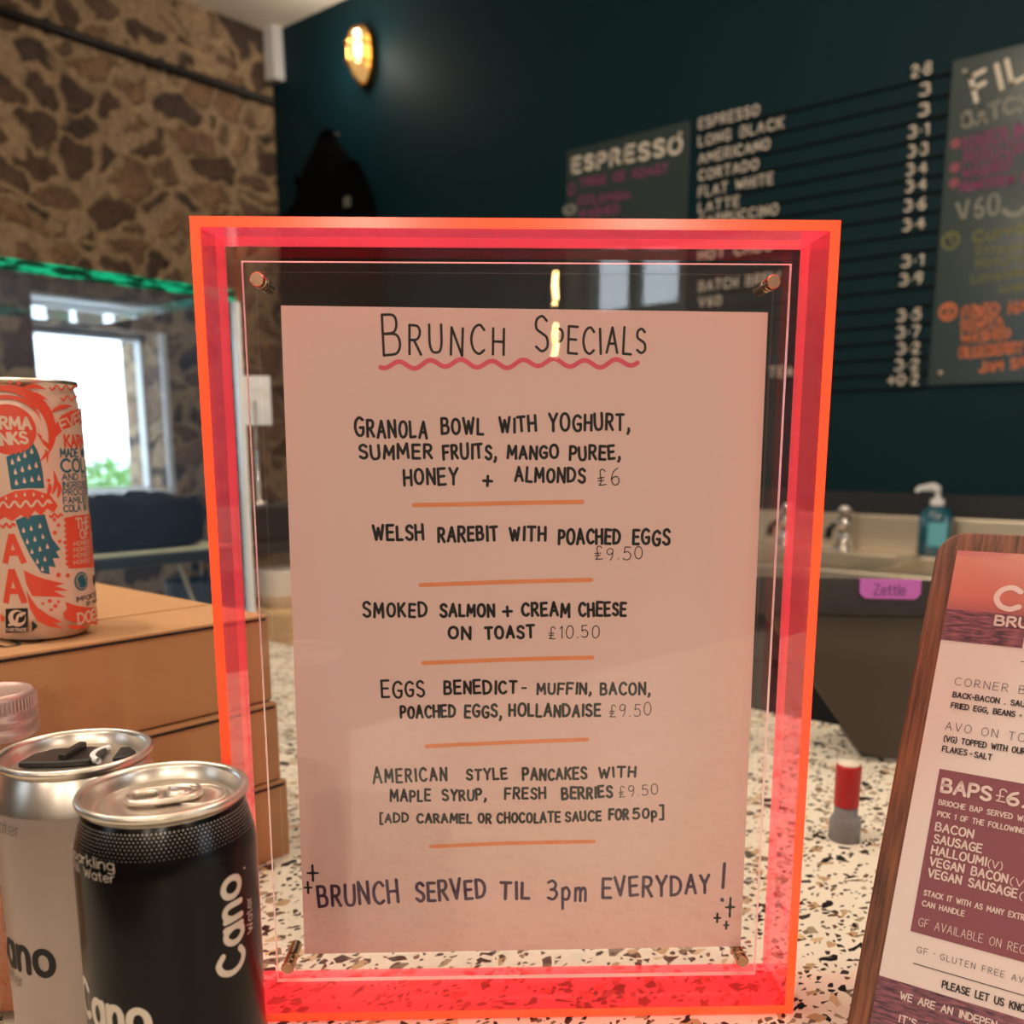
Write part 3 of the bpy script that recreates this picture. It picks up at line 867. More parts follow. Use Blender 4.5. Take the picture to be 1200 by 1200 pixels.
t_ = at_dist(84, 575, -7.6); tree(-7.6, t_.y, t_.z+0.04, 0.40, 3, 'pale green tree outside the small window, mostly behind the cola can')

# ------------------------------------------------------------------ sink run under the teal wall
SINK_Z = 0.945
trim_top = on_teal(1000, 576).z; trim_bot = on_teal(1000, 601).z
mb = MB(); mb.box((ROOM_X/2, -0.012, (trim_top+trim_bot)/2), (ROOM_X-0.02, 0.022, trim_top-trim_bot)); struct(mb.build('trim_1', M['dark_trim']))
sx0, sx1 = 1.2, 4.6
sd = 0.56
su = thing('sink_unit', 'stainless steel double sink unit under the teal wall', 'sink', Vector((0, 0, 0)))
ba = (hit_z(1030, 656, SINK_Z).x-0.42, hit_z(1030, 656, SINK_Z).x)
bb_ = (ba[1]+0.06, ba[1]+0.46)
mb = MB()
yb0, yb1 = -sd+0.07, -0.16
def deck(x0, x1, y0, y1):
    mb.box(((x0+x1)/2, (y0+y1)/2, SINK_Z-0.01), (x1-x0, y1-y0, 0.02))
deck(sx0, sx1, yb1, -0.03); deck(sx0, sx1, -sd, yb0)
deck(sx0, ba[0], yb0, yb1); deck(ba[1], bb_[0], yb0, yb1); deck(bb_[1], sx1, yb0, yb1)
mb.box(((sx0+sx1)/2, -sd-0.006, SINK_Z-0.017), (sx1-sx0, 0.012, 0.04))
mb.build('worktop', M['steel'], su, 0.004)
for (x0, x1) in (ba, bb_):
    mb = MB(); dp = 0.2; z1 = SINK_Z-0.005
    mb.box(((x0+x1)/2, (yb0+yb1)/2, z1-dp), (x1-x0, yb1-yb0, 0.006))
    mb.box((x0+0.003, (yb0+yb1)/2, z1-dp/2), (0.006, yb1-yb0, dp)); mb.box((x1-0.003, (yb0+yb1)/2, z1-dp/2), (0.006, yb1-yb0, dp))
    mb.box(((x0+x1)/2, yb0+0.003, z1-dp/2), (x1-x0, 0.006, dp)); mb.box(((x0+x1)/2, yb1-0.003, z1-dp/2), (x1-x0, 0.006, dp))
    mb.build('basin', M['steel'], su)
mb = MB(); mb.box(((sx0+sx1)/2, -0.03, (SINK_Z-0.01+trim_bot)/2), (sx1-sx0, 0.03, trim_bot-SINK_Z+0.01)); mb.build('upstand', M['steel'], su, 0.004)
mb = MB(); mb.box(((sx0+sx1)/2, -sd/2+0.01, (SINK_Z-0.02)/2-0.11), (sx1-sx0, sd-0.06, SINK_Z-0.25)); mb.box(((sx0+sx1)/2, -sd+0.02, SINK_Z-0.13), (sx1-sx0, 0.02, 0.2)); mb.build('cupboard', M['dark_trim'], su)
def tap(x, label):
    r = thing('tap', label, 'tap', Vector((x, -0.10, SINK_Z)), 'sink taps')
    b = MB(); b.lathe([(0.026, 0), (0.026, 0.008), (0.018, 0.014), (0.017, 0.055), (0.02, 0.062), (0.02, 0.08), (0.012, 0.088), (0.0, 0.088)], seg=24); b.build('body', M['chrome'], r)
    b = MB(); b.tube([(0, 0, 0.045), (0, -0.03, 0.062), (0, -0.07, 0.066), (0, -0.10, 0.058), (0, -0.112, 0.035)], 0.011, seg=12); b.build('spout', M['chrome'], r)
    b = MB(); b.lathe([(0.0, 0.088), (0.014, 0.09), (0.022, 0.098), (0.022, 0.115), (0.012, 0.122), (0, 0.122)], seg=16); b.build('handle', M['chrome'], r)
YT = Vector((0, -0.10, 0))
tap(hit(988, 640, YT, TN).x, 'chrome sink tap between the acrylic frame and the soap bottle')
tap(hit(921, 640, YT, TN).x, 'chrome sink tap seen through the clear acrylic beside the paper')
def soap(u, label, w_, full):
    q = hit_z(u, 657, SINK_Z)
    r = thing('soap_bottle', label, 'soap bottle', Matrix.Translation((q.x, -0.10, SINK_Z)) @ Matrix.Rotation(0.4, 4, 'Z'), 'soap bottles by the sink')
    b = MB()
    prof = [(0.0, 0), (0.036, 0), (0.040, 0.006), (0.040, 0.10), (0.034, 0.116), (0.014, 0.124), (0.013, 0.132)]
    b.lathe(prof, seg=28, T=Matrix.Diagonal((1, 0.72, 1, 1))); b.build('bottle', M['soap'], r)
    b = MB(); b.lathe([(0.017, 0.126), (0.017, 0.142), (0.006, 0.146), (0.006, 0.168), (0.0, 0.168)], seg=18)
    b.tube([(0, 0, 0.165), (-0.012, 0, 0.172), (-0.045, 0, 0.168), (-0.052, 0, 0.16)], [0.011, 0.012, 0.008, 0.006], seg=10); b.build('pump', M['white_paint'], r)
    b = MB(); b.box((0.002, -0.030, 0.055), (0.045, 0.002, 0.06)); b.build('sticker', simple('pale_teal_sticker', s2l(110, 190, 205), 0.4), r)
soap(1070, 'teal soap bottle with white pump standing behind the sink', 0.07, True)

# ------------------------------------------------------------------ service counter
cb = MB()
cA = W(0.28, 0.915)                       # a point of the counter's far edge
cy = cA.y; y_near = W(0.0, 0.05).y-0.15
cx0, cx1 = 1.15, 5.6
counter = thing('service_counter', 'speckled terrazzo service counter carrying the sign, boxes and cans', 'counter', Vector((0, 0, 0)))
mb = MB(); mb.box(((cx0+cx1)/2, (cy+y_near)/2, COUNTER_Z-0.02), (cx1-cx0, cy-y_near, 0.04)); mb.build('worktop', M['terrazzo'], counter, 0.003)
mb = MB(); mb.box(((cx0+cx1)/2, (cy+y_near)/2, (COUNTER_Z-0.04)/2), (cx1-cx0-0.06, cy-y_near-0.06, COUNTER_Z-0.04)); mb.build('base_cabinet', M['dark_trim'], counter)

# ================================================================== THINGS ON THE TEAL WALL
# wall frame: x along the wall, z up
def ow(u, v):
    q = on_teal(u, v); return (q.x, q.z)
def wf(y):
    return lambda x, z: (x, y, z)
# bulkhead lamp
q = ow(431, 68)
bl = thing('bulkhead_lamp', 'lit brass bulkhead lamp glowing on the teal wall', 'wall lamp', Vector((q[0], 0, q[1])))
ht = (ow(431, 33)[1]-ow(431, 103)[1]); hw_ = (ow(448, 68)[0]-ow(415, 68)[0])*0.62
SX, SZ = hw_/2, ht/2
def dome(scale, d0, d1, mat, nm, seg=28):
    b = MB(); vs = []; fs = []; R_ = 8
    for i in range(R_+1):
        t = i/R_*math.pi/2
        for k in range(seg):
            a = 2*math.pi*k/seg
            ca, sa = math.cos(a), math.sin(a)
            ex = abs(ca)**0.8*(1 if ca > 0 else -1); ez = abs(sa)**0.8*(1 if sa > 0 else -1)
            vs.append((SX*scale*ex*math.cos(t), -(d0+(d1-d0)*math.sin(t)), SZ*scale*ez*math.cos(t)))
    for i in range(R_):
        for k in range(seg):
            fs.append((i*seg+k, i*seg+(k+1) % seg, (i+1)*seg+(k+1) % seg, (i+1)*seg+k))
    b.add(vs, fs, None, None, True); return b.build(nm, mat, bl)
b = MB()
b.prism([(SX*1.05*math.cos(2*math.pi*k/28), SZ*1.03*math.sin(2*math.pi*k/28)) for k in range(28)], -0.03, 0.0); b.build('base_ring', M['brass'], bl)
dome(0.9, 0.03, 0.085, M['lamp_glass'], 'diffuser')
b = MB()
for zz in (-0.30, 0.30):
    b.tube([(SX*0.93*math.cos(t), -0.03-0.068*math.sin(t), zz*SZ) for t in [math.pi*k/12 for k in range(13)]], 0.004, seg=6)
b.tube([(0, -0.03-0.068*math.sin(t), SZ*0.95*math.cos(t)) for t in [math.pi*k/14 for k in range(15)]], 0.004, seg=6)
b.build('cage', M['brass'], bl)
b = MB(); b.lathe([(0.0, -0.055), (0.012, -0.045), (0.016, 0.0), (0.012, 0.05), (0.0, 0.06)], seg=14, T=Matrix.Translation((SX*0.2, -0.058, 0.02))); b.build('bulb', M['lamp_core'], bl)
ld = bpy.data.lights.new('bulkhead_light', 'POINT'); ld.energy = 1.5; ld.color = PENDANT_COL; ld.shadow_soft_size = 0.04
lo = bpy.data.objects.new('bulkhead_light', ld); COL.objects.link(lo); lo.parent = bl; lo.location = (0, -0.14, 0)

# white sensor box in the corner
q = ow(322, 68)
b = MB(); b.prism([(-0.035, -0.10), (0.035, -0.105), (0.04, -0.09), (0.035, 0.10), (-0.035, 0.10)], -0.05, 0.0)
o = b.build('alarm_sensor', M['white_paint'], None, 0.006, loc=(max(0.05, q[0]), 0, q[1])); tag(o, 'slim white sensor box high in the wall corner', 'sensor')

# black jacket on a hook
jc = thing('hanging_jacket', 'black jacket with a small pale badge hanging on the teal wall', 'jacket', Vector((ow(397, 165)[0], 0, ow(397, 165)[1])))
b = MB(); b.tube([(0, 0, 0.02), (0, -0.05, 0.015), (0, -0.07, 0.035)], 0.006, seg=8); b.build('hook', M['black'], jc)
prof = [(0.02, 0.035, 0.03), (-0.04, 0.075, 0.05), (-0.12, 0.15, 0.07), (-0.2, 0.19, 0.085), (-0.32, 0.215, 0.095), (-0.45, 0.235, 0.10), (-0.62, 0.25, 0.10), (-0.78, 0.255, 0.09)]
b = MB(); vs = []; fs = []; seg = 40
for i, (z, hw2, dp) in enumerate(prof):
    for k in range(seg):
        a = 2*math.pi*k/seg
        fold = 1+0.10*math.sin(5*a+i*0.25)*(min(1, i/4))
        x = hw2*math.cos(a)*(1+0.03*math.sin(3*a+i))+0.012*i*0.5
        vs.append((x, -0.045-dp*0.5-dp*0.5*math.sin(a)*fold, z))
for i in range(len(prof)-1):
    for k in range(seg):
        fs.append((i*seg+k, i*seg+(k+1) % seg, (i+1)*seg+(k+1) % seg, (i+1)*seg+k))
fs.append(tuple(range(seg)))
b.add(vs, fs, None, None, True); b.build('body', M['soft_black'], jc)
for s in (-1, 1):
    b = MB(); b.tube([(s*0.13, -0.07, -0.14), (s*0.2, -0.075, -0.28), (s*0.235, -0.075, -0.5), (s*0.245, -0.07, -0.72)], [0.05, 0.06, 0.055, 0.045], seg=14); b.build('sleeve', M['soft_black'], jc)
bq = hit(407, 236, Vector((0, -0.15, 0)), TN)
b = MB(); cx_, cz_ = bq.x-jc.location.x, bq.z-jc.location.z
fb = lambda x, z: (cx_+x, -0.151, cz_+z)
for dx in (-0.014, 0.0, 0.014):
    ribbon(b, [(dx, -0.016), (dx, 0.014)], 0.008, fb)
ribbon(b, [(-0.014, 0.014), (0.014, 0.014)], 0.008, fb)
b.build('badge', M['chalk_dim'], jc)

# letter menu on black rails
ml = thing('letter_menu', 'drinks price list of white letters on thin black wall rails', 'menu board', Vector((0, 0, 0)))
rows = [('ESPRESSO', 144, 890, '2·8', 97, 1068), ('LONG BLACK', 167, 918, '3', 118, 1083), ('AMERICANO', 190, 902, '3', 138, 1082),
        ('CORTADO', 209, 889, '3·1', 162, 1065), ('FLAT WHITE', 229, 906, '3·3', 184, 1065), ('LATTE', 247, 867, '3·4', 206, 1063),
        ('CAPPUCCINO', 262, 912, '3·4', 227, 1062), (None, 282, 0, '3·6', 249, 1060), ('HOT CHOC', 303, 905, '3·4', 270, 1059),
        (None, 320, 0, None, 291, 0), ('BATCH BREW', 339, 914, '3·1', 313, 1057), ('V60', 358, 846, '3·9', 334, 1055), (None, 376, 0, None, 356, 0),
        (None, 394, 0, '3·5', 376, 1052), (None, 410, 0, '3·7', 397, 1051), ('', 426, 0, '3·2', 417, 1052), ('TEA', 444, 930, '3·2', 435, 1049), (None, 456, 0, '+0·2', 455, 1041)]
xl = ow(819, 300)[0]; xr = ow(1090, 270)[0]+0.02
rails = []
xr_left = ow(822, 200)[0]
for (it, yi, xe, pr, yp, xp) in rows:
    zi = ow(822, yi)[1]; zp = ow(1085, yp)[1]; z = (zi+zp)/2
    rails.append(z)
    if it:
        x0 = ow(821, yi)[0] if it != 'TEA' else ow(903, yi)[0]
        x1 = x0+(ow(xe, yi)[0]-ow(821 if it != 'TEA' else 903, yi)[0])
        items = MB(); letter(items, it, (x0, z), (x1, z), 0.026, 0.0046, wf(-0.009), gap=0.36); items.build('item_lettering', M['chalk'], ml)
    if pr:
        x1 = ow(1091-(yp-97)*0.042, yp)[0]; x0 = x1-(ow(1091-(yp-97)*0.042, yp)[0]-ow(xp+1, yp)[0])
        if x1-x0 < 0.02:
            x0 = x1-0.024
        prices = MB(); letter(prices, pr, (x0, z), (x1, z), 0.026, 0.0046, wf(-0.009), gap=0.30); prices.build('price_lettering', M['chalk'], ml)
for z in rails:
    b = MB(); b.box(((xl+xr)/2, -0.004, z-0.010), (xr-xl, 0.008, 0.005)); b.build('rail', M['rail'], ml)

# chalk boards
def chalk_board(name, label, x0, x1, z0, z1):
    r = thing(name, label, 'menu board', Vector((0, 0, 0)))
    b = MB(); b.box(((x0+x1)/2, -0.010, (z0+z1)/2), (x1-x0, 0.008, z1-z0)); b.build('panel', M['board'], r, 0.001)
    for (x, z) in ((x0+0.03, z0+0.03), (x1-0.03, z0+0.03), (x0+0.03, z1-0.03), (x1-0.03, z1-0.03)):
        b = MB(); b.lathe([(0.006, 0.0), (0.006, 0.004), (0.0, 0.005)], seg=14, T=Matrix.Translation((x, -0.014, z)) @ Matrix.Rotation(math.pi/2, 4, 'X')); b.build('screw', M['steel'], r)
    return r
def chalk(mb, text, u0, v0, u1, v1, hpx, wpx, m, y=-0.0147, mode='caps', jitter=1.0, seed=0, gap=0.25):
    """a chalk line from baseline pixel to baseline pixel"""
    a = ow(u0, v0); b = ow(u1, v1)
    sc = (ow(u0, v0-hpx)[1]-a[1])/hpx
    letter(mb, text, a, b, hpx*sc*0.95, wpx*sc*0.75, wf(y), m, mode=mode, jitter=jitter, rnd=random.Random(seed), gap=gap)
    mb.cut()
ex0 = ow(667, 178)[0]; ex1 = ow(811, 145)[0]; ez1 = (ow(667, 176)[1]+ow(811, 145)[1])/2; ez0 = ez1-0.62
eb = chalk_board('espresso_board', 'grey chalkboard headed espresso beside the price list', ex0, ex1, ez0, ez1)
b = MB(); chalk(b, 'ESPRESSO', 674, 203, 801, 179, 17, 5.2, None, seed=3, gap=0.35); b.build('heading', M['chalk'], eb)
b = MB()
chalk(b, 'TRIBE CE ROAST', 682, 220, 785, 203, 9, 2.4, None, seed=4)
chalk(b, 'COLOMBIA', 681, 241, 741, 233, 9, 2.4, None, seed=5)
chalk(b, 'WASHED', 682, 256, 728, 250, 9, 2.4, None, seed=6)
chalk(b, '0', 669, 229, 676, 228, 12, 2.4, None, seed=7)
b.build_cut('bean_lettering', M['chalk_purple'], eb)
b = MB(); chalk(b, '0', 665, 252, 678, 249, 9, 5, None, seed=8); b.build('bean_doodle', M['chalk_dim'], eb)

fx0 = ow(1104, 260)[0]; fz1 = ow(1117, 74)[1]; fz0 = ow(1092, 452)[1]; fx1 = fx0+0.62
fb_ = chalk_board('filter_board', 'tall chalkboard with orange and purple filter coffee notes', fx0, fx1, fz0, fz1)
b = MB(); chalk(b, 'FIL', 1146, 120, 1202, 92, 30, 7, None, seed=11, gap=0.42); b.build('heading', M['chalk'], fb_)
b = MB()
chalk(b, 'BATCH', 1131, 152, 1207, 128, 18, 4.5, None, seed=12, gap=0.3)
chalk(b, 'V60', 1125, 262, 1172, 250, 24, 4.0, None, seed=13, gap=0.35)
ar = [ow(u, v) for u, v in ((1178, 248), (1186, 253), (1196, 251), (1204, 244))]
ribbon(b, catmull(ar), 0.010, wf(-0.0147))
b.build_cut('method_lettering', M['chalk_dim'], fb_)
b = MB()
chalk(b, 'HARDLIN', 1132, 178, 1203, 162, 17, 3.0, None, seed=14)
chalk(b, 'PERU/OR'.replace('/', '-'), 1131, 195, 1204, 180, 13, 2.8, None, seed=15)
chalk(b, 'WASHED', 1130, 211, 1186, 199, 12, 2.8, None, seed=16)
chalk(b, 'HONEYDEW S', 1128, 226, 1204, 214, 10, 2.8, None, seed=17)
b.build_cut('batch_lettering', M['chalk_purple'], fb_)
b = MB()
for (u, v) in ((1122, 170), (1121, 198), (1120, 216)):
    disc(b, ow(u, v), 0.012, wf(-0.0147))
b.build('bullet_dots', simple('dim_pink_chalk', s2l(150, 84, 100), 0.8), fb_)
b = MB()
chalk(b, 'Curve', 1143, 285, 1203, 273, 13, 3.0, None, mode='mixed', seed=18)
chalk(b, 'Ethiopia', 1146, 300, 1206, 292, 10, 2.0, None, mode='mixed', seed=19)
chalk(b, 'Natural', 1146, 315, 1203, 307, 10, 2.0, None, mode='mixed', seed=20)
chalk(b, 'Lavender', 1141, 332, 1206, 323, 10, 2.0, None, mode='mixed', seed=21)
chalk(b, 'noted', 1172, 344, 1203, 340, 9, 2.0, None, mode='mixed', seed=22)
def ring(mb, u, v, r, w_):
    c = ow(u, v); ribbon(mb, [(c[0]+r*math.cos(t), c[1]+r*math.sin(t)) for t in [2*math.pi*k/24 for k in range(25)]], w_, wf(-0.0147), None, False)
ring(b, 1116, 283, 0.019, 0.005)
chalk(b, '1', 1114, 287, 1118, 286, 9, 2.5, None, seed=23)
b.build_cut('guest_lettering', M['chalk_olive'], fb_)
b = MB()
chalk(b, 'FRIED HA', 1130, 374, 1204, 366, 13, 3.4, None, seed=24)
chalk(b, 'KENYA', 1130, 389, 1177, 382, 12, 3.2, None, seed=25)
chalk(b, 'WASHED', 1129, 403, 1185, 396, 11, 3.2, None, seed=26)
chalk(b, 'BLUEBERRY', 1127, 420, 1200, 413, 12, 3.2, None, seed=27)
chalk(b, 'JAM SA', 1150, 436, 1203, 430, 12, 3.2, None, seed=28)
ring(b, 1113, 366, 0.019, 0.006)
chalk(b, '2', 1109, 371, 1117, 369, 10, 2.8, None, seed=29)
b.build_cut('second_lettering', M['chalk_orange'], fb_)

# ================================================================== CAKE CASE ON THE COUNTER
CZ = COUNTER_Z - CAM.z
gz = 0.182
def plan(u, v, z):
    return hit_z(u, v, CAM.z+z)
cc = plan(277, 353, gz)                     # far right corner of the glass top
TH = 0.013
case = thing('cake_display_case', 'glass cake display case with a green edged top beside the stone wall', 'display case', Vector((cc.x, cc.y, COUNTER_Z)))
H = CAM.z+gz-COUNTER_Z
LEN, DEP = 1.15, 0.36
b = MB(); b.mat(M['glass']); b.mat(M['green_edge'])
b.box((-DEP/2, -LEN/2, H+TH/2), (DEP, LEN, TH), M['glass'])
b.mi[1] = 1; b.mi[3] = 1; b.mi[2] = 1; b.mi[0] = 1
b.build('top_panel', None, case)
b = MB(); b.box((-0.008, -LEN/2, H/2), (0.006, LEN, H), M['glass']); b.mat(M['glass_edge']); b.mi[3] = 1; b.mi[2] = 1
b.build('front_panel', None, case)
b = MB(); b.box((-0.008, 0.0035, H*0.5+0.0), (0.011, 0.006, H)); b.build('edge_strip', M['glass_edge'], case)

# black tray on wire legs with cakes
TZ = -0.133
t0 = plan(95, 657, TZ); t1 = plan(350, 636, TZ)
tx1 = (t0.x+t1.x)/2
tin_y = hit(318, 625, Vector((tx1-0.06, 0, 0)), WN).y
ty0, ty1 = t0.y-0.12, tin_y+0.075
tr = thing('cake_tray', 'long black slate tray on wire legs holding dark cakes', 'tray', Vector((tx1, ty1, COUNTER_Z)))
th = CAM.z+TZ-COUNTER_Z
b = MB(); b.box((-0.09, -(ty1-ty0)/2, th-0.007), (0.18, ty1-ty0, 0.014)); b.build('slate', M['slate'], tr, 0.003)
for (yy, lx) in ((-0.04, -0.02), (-0.04, -0.16), (-(ty1-ty0)+0.07, -0.02), (-(ty1-ty0)+0.07, -0.16), (-0.22, -0.02)):
    b = MB(); b.tube([(lx, yy-0.03, th-0.014), (lx, yy, 0.009), (lx, yy+0.012, 0.0065)], 0.005, seg=8); b.build('leg', M['chrome'], tr)
def cake(x, y, lx, ly, lz, seed, label):
    rn = random.Random(seed)
    bm = bmesh.new(); bmesh.ops.create_cube(bm, size=1.0)
    bmesh.ops.subdivide_edges(bm, edges=bm.edges[:], cuts=7, use_grid_fill=True)
    for v in bm.verts:
        p = v.co.copy()
        r_ = (abs(p.x*2)**6+abs(p.y*2)**6+abs(p.z*2)**6)**(1/6)
        v.co = p/r_*1.0 if r_ > 0 else p
        v.co.x *= lx; v.co.y *= ly; v.co.z *= lz
        if p.z > 0.1:
            v.co.z += rn.uniform(-0.006, 0.012)
        v.co.x += rn.uniform(-0.002, 0.002); v.co.y += rn.uniform(-0.002, 0.002)
        v.co.z += lz/2
    me = bpy.data.meshes.new('cake'); bm.to_mesh(me); bm.free()
    for p in me.polygons:
        p.use_smooth = True
    me.materials.append(M['cake'])
    r = thing('chocolate_cake', label, 'cake', Vector((x, y, CAM.z+TZ)), 'chocolate cakes on the slate tray')
    o = bpy.data.objects.new('sponge', me); COL.objects.link(o); o.parent = r; o.location = (0, 0, 0.003)
    b = MB(); b.box((0, 0, 0.0015), (lx+0.03, ly+0.04, 0.003)); b.build('paper_liner', M['baking_paper'], r)
ca = plan(190, 650, TZ); cb_ = plan(120, 655, TZ)
cake(tx1-0.085, ca.y+0.0, 0.115, 0.19, 0.062, 1, 'dark crumbly chocolate cake under the window, farther along the slate tray')
cake(tx1-0.085, ca.y-0.235, 0.115, 0.19, 0.064, 2, 'dark chocolate cake on the slate tray, half behind the cola can')
q = hit(315, 640, Vector((tx1-0.09, 0, 0)), WN)
b = MB(); b.box((0, 0, 0.026), (0.11, 0.10, 0.052)); o = b.build('black_tin', M['black'], None, 0.005, loc=(tx1-0.085, tin_y, CAM.z+TZ)); tag(o, 'black square tin at the far end of the slate tray', 'tin')
chd = thing('price_card_holder', 'white price card on a thin wire stand above the black tin', 'card holder', Vector((tx1-0.085, hit(303, 560, Vector((tx1-0.085, 0, 0)), WN).y, CAM.z+TZ+0.052)))
b = MB(); b.tube([(0, 0, 0.003), (0, 0, 0.15)], 0.0022, seg=8); b.lathe([(0.0, 0.0), (0.02, 0.0), (0.02, 0.003), (0.0, 0.004)], seg=20); b.build('stem', M['chrome'], chd)
b = MB(); b.prism([(-0.024, 0.115), (0.024, 0.115), (0.024, 0.185), (-0.024, 0.185)], -0.0015, 0.0, T=Matrix.Rotation(YAW, 4, 'Z')); b.build('card', M['white_paint'], chd)

# grey pot of brass tipped tools, wooden board, stacked bowls
q = plan(232, 735, CZ+0.0)
q = cc + Vector((-0.10, 0.06, 0)); 
pq = hit(228, 690, Vector((0, cc.y+0.03, 0)), TN)
pot = thing('utensil_pot', 'grey enamel pot of brass ended utensils under the slate tray', 'pot', Vector((pq.x, cc.y+0.03, COUNTER_Z)))
b = MB(); b.lathe([(0.0, 0.0), (0.034, 0.0), (0.036, 0.004), (0.042, 0.07), (0.044, 0.072), (0.042, 0.073), (0.038, 0.07), (0.034, 0.01), (0.0, 0.01)], seg=28); b.build('cup', M['enamel'], pot)
for (dx, dy, hz) in ((0.01, 0.0, 0.104), (0.022, 0.008, 0.094), (0.018, -0.012, 0.084), (-0.016, 0.01, 0.1)):
    b = MB(); b.tube([(dx*0.5, dy*0.5, 0.012), (dx, dy, hz)], 0.0035, m=M['chrome'], seg=8); b.lathe([(0.0, -0.006), (0.006, -0.004), (0.007, 0.0), (0.006, 0.004), (0.0, 0.006)], M['brass'], seg=12, T=Matrix.Translation((dx, dy, hz))); b.build('utensil', None, pot)
far = W(-0.345, 1.385)
b = MB(); b.box((0, 0, 0.052), (0.16, 0.02, 0.104))
bp_ = hit(330, 715, Vector((0, 0, COUNTER_Z)), Vector((0, 0, 1)))
wb = Vector((bp_.x, min(bp_.y, cy-0.05), COUNTER_Z))
wr = W(-0.352, 1.40, 0); 
crate = thing('wooden_crate', 'low pale wooden crate behind the cardboard boxes', 'crate', Matrix.Translation((W(-0.33, 1.36).x, W(-0.33, 1.36).y, COUNTER_Z)))
b = MB(); b.box((0, 0, 0.02), (0.18, 0.12, 0.04)); b.build('base', M['pale_wood'], crate, 0.002)
b = MB(); b.box((0, 0.055, 0.078), (0.18, 0.012, 0.076)); b.build('back_board', M['pale_wood'], crate, 0.002)
bw = None
bpos = hit(322, 700, Vector((0, 0, COUNTER_Z+0.045)), Vector((0, 0, 1)))
bx_, by_ = crate.location.x+0.0, crate.location.y-0.005
for i in range(6):
    if bw is None:
        b = MB(); b.lathe([(0.0, 0.0), (0.030, 0.0), (0.036, 0.018), (0.0385, 0.020), (0.037, 0.0215), (0.034, 0.018), (0.028, 0.003), (0.0, 0.003)], seg=32)
        bw = b.build('paper_bowl', M['bowl']); o = bw
    else:
        o = bw.copy(); COL.objects.link(o)
    o.location = (bx_, by_, COUNTER_Z+0.0402+0.0062*i)
    tag(o, 'white paper bowl, %s of the stack on the pale crate' % ('lowest', 'second from bottom', 'third from bottom', 'fourth from bottom', 'second from top', 'topmost')[i], 'bowl', 'paper bowls in the stack')

# ================================================================== TILL BEHIND THE COUNTER
tcn = W(0.345, 0.765)
TM = frame(Vector((tcn.x, tcn.y, COUNTER_Z)), YAW-math.radians(7), math.radians(-6))
TM0 = frame(Vector((tcn.x, tcn.y, COUNTER_Z)), YAW-math.radians(7))
till = thing('card_till', 'dark tablet till with a purple tab standing on the terrazzo', 'till', TM0)
TP = plane_map(TM, 0.0)
TT = Matrix.Rotation(math.radians(-6), 4, 'X')
tz_top = TP(1000, 679)[1]; tz_b = TP(1000, 716)[1]; tz_bot = max(0.004, TP(1030, 890)[1])
xl0 = TP(893, 690)[0]; xl1 = TP(1004, 878)[0]; xl2 = TP(1022, 888)[0]; wtot = 0.30
poly = [(xl0, tz_b), (xl1, TP(1004, 876)[1]), ((xl1+xl2)/2, TP(1012, 884)[1]), (xl2, tz_bot+0.0015), (xl2+0.012, tz_bot)]
xm = xl0+wtot/2
poly = poly+[(2*xm-x, z) for x, z in poly[::-1]]
b = MB(); b.prism(poly, 0.0, 0.006, T=TT); b.build('back_shell', M['grey_dark'], till, 0.002)
b = MB(); b.prism([(xl0-0.008, tz_b-0.004), (2*xm-xl0+0.008, tz_b-0.004), (2*xm-xl0+0.008, tz_top-0.003), (2*xm-xl0+0.004, tz_top), (xl0-0.004, tz_top), (xl0-0.008, tz_top-0.003)], -0.006, 0.024, T=TT); b.build('screen_edge', M['black'], till, 0.002)
b = MB(); b.box((xm, 0.06, 0.004), (0.12, 0.09, 0.008)); b.build('foot', M['black'], till, 0.004)
b = MB(); b.tube([(xm, 0.03, 0.10), (xm, 0.05, 0.05), (xm, 0.05, 0.012)], 0.012, seg=12); b.build('stand', M['black'], till)
g0 = TP(1005, 680); g1 = TP(1076, 684); gb = TP(1008, 701)[1]
gx0, gx1, gzt = g0[0], g1[0], tz_top+0.001
r_ = 0.005
tab = [(gx0, gzt), (gx0, gb+r_), (gx0+r_*0.4, gb+r_*0.4), (gx0+r_, gb), (gx1-r_, gb), (gx1-r_*0.4, gb+r_*0.4), (gx1, gb+r_), (gx1, gzt)]
b = MB(); b.prism(tab, -0.009, -0.0062, T=TT); tabo = b.build('purple_tab', M['purple_tag'], till, 0.0006); tabo['label'] = 'purple tab with a raised name on the till'
b = MB()
letter(b, 'Zettle', (gx0+0.0115, gb+0.0036), (gx1-0.0125, gb+0.0036), 0.0085, 0.0013, lambda x, z: tuple(TT @ Vector((x, -0.00915, z))), None, mode='mixed', gap=0.2); b.build('lettering', M['purple_dark'], till)

# red and grey stamp
q = hit_z(989, 983, COUNTER_Z)
st = thing('loyalty_stamp', 'small upright stamp with red handle and grey foot on the terrazzo', 'stamp', Vector((q.x, q.y, COUNTER_Z)))
b = MB(); b.lathe([(0.0, 0.0), (0.0098, 0.0), (0.0105, 0.001), (0.0105, 0.013), (0.009, 0.0165), (0.0078, 0.0185), (0.0078, 0.0245), (0.0, 0.0245)], seg=28); b.build('foot', M['grey_plastic'], st)
b = MB(); b.lathe([(0.0082, 0.0245), (0.0084, 0.046), (0.0084, 0.0515), (0.0080, 0.0535), (0.0, 0.0535)], seg=28); b.build('handle', M['red'], st)
b = MB(); b.lathe([(0.0074, 0.0536), (0.0072, 0.0548), (0.0, 0.0548)], seg=28); b.build('top_label', M['chalk'], st)

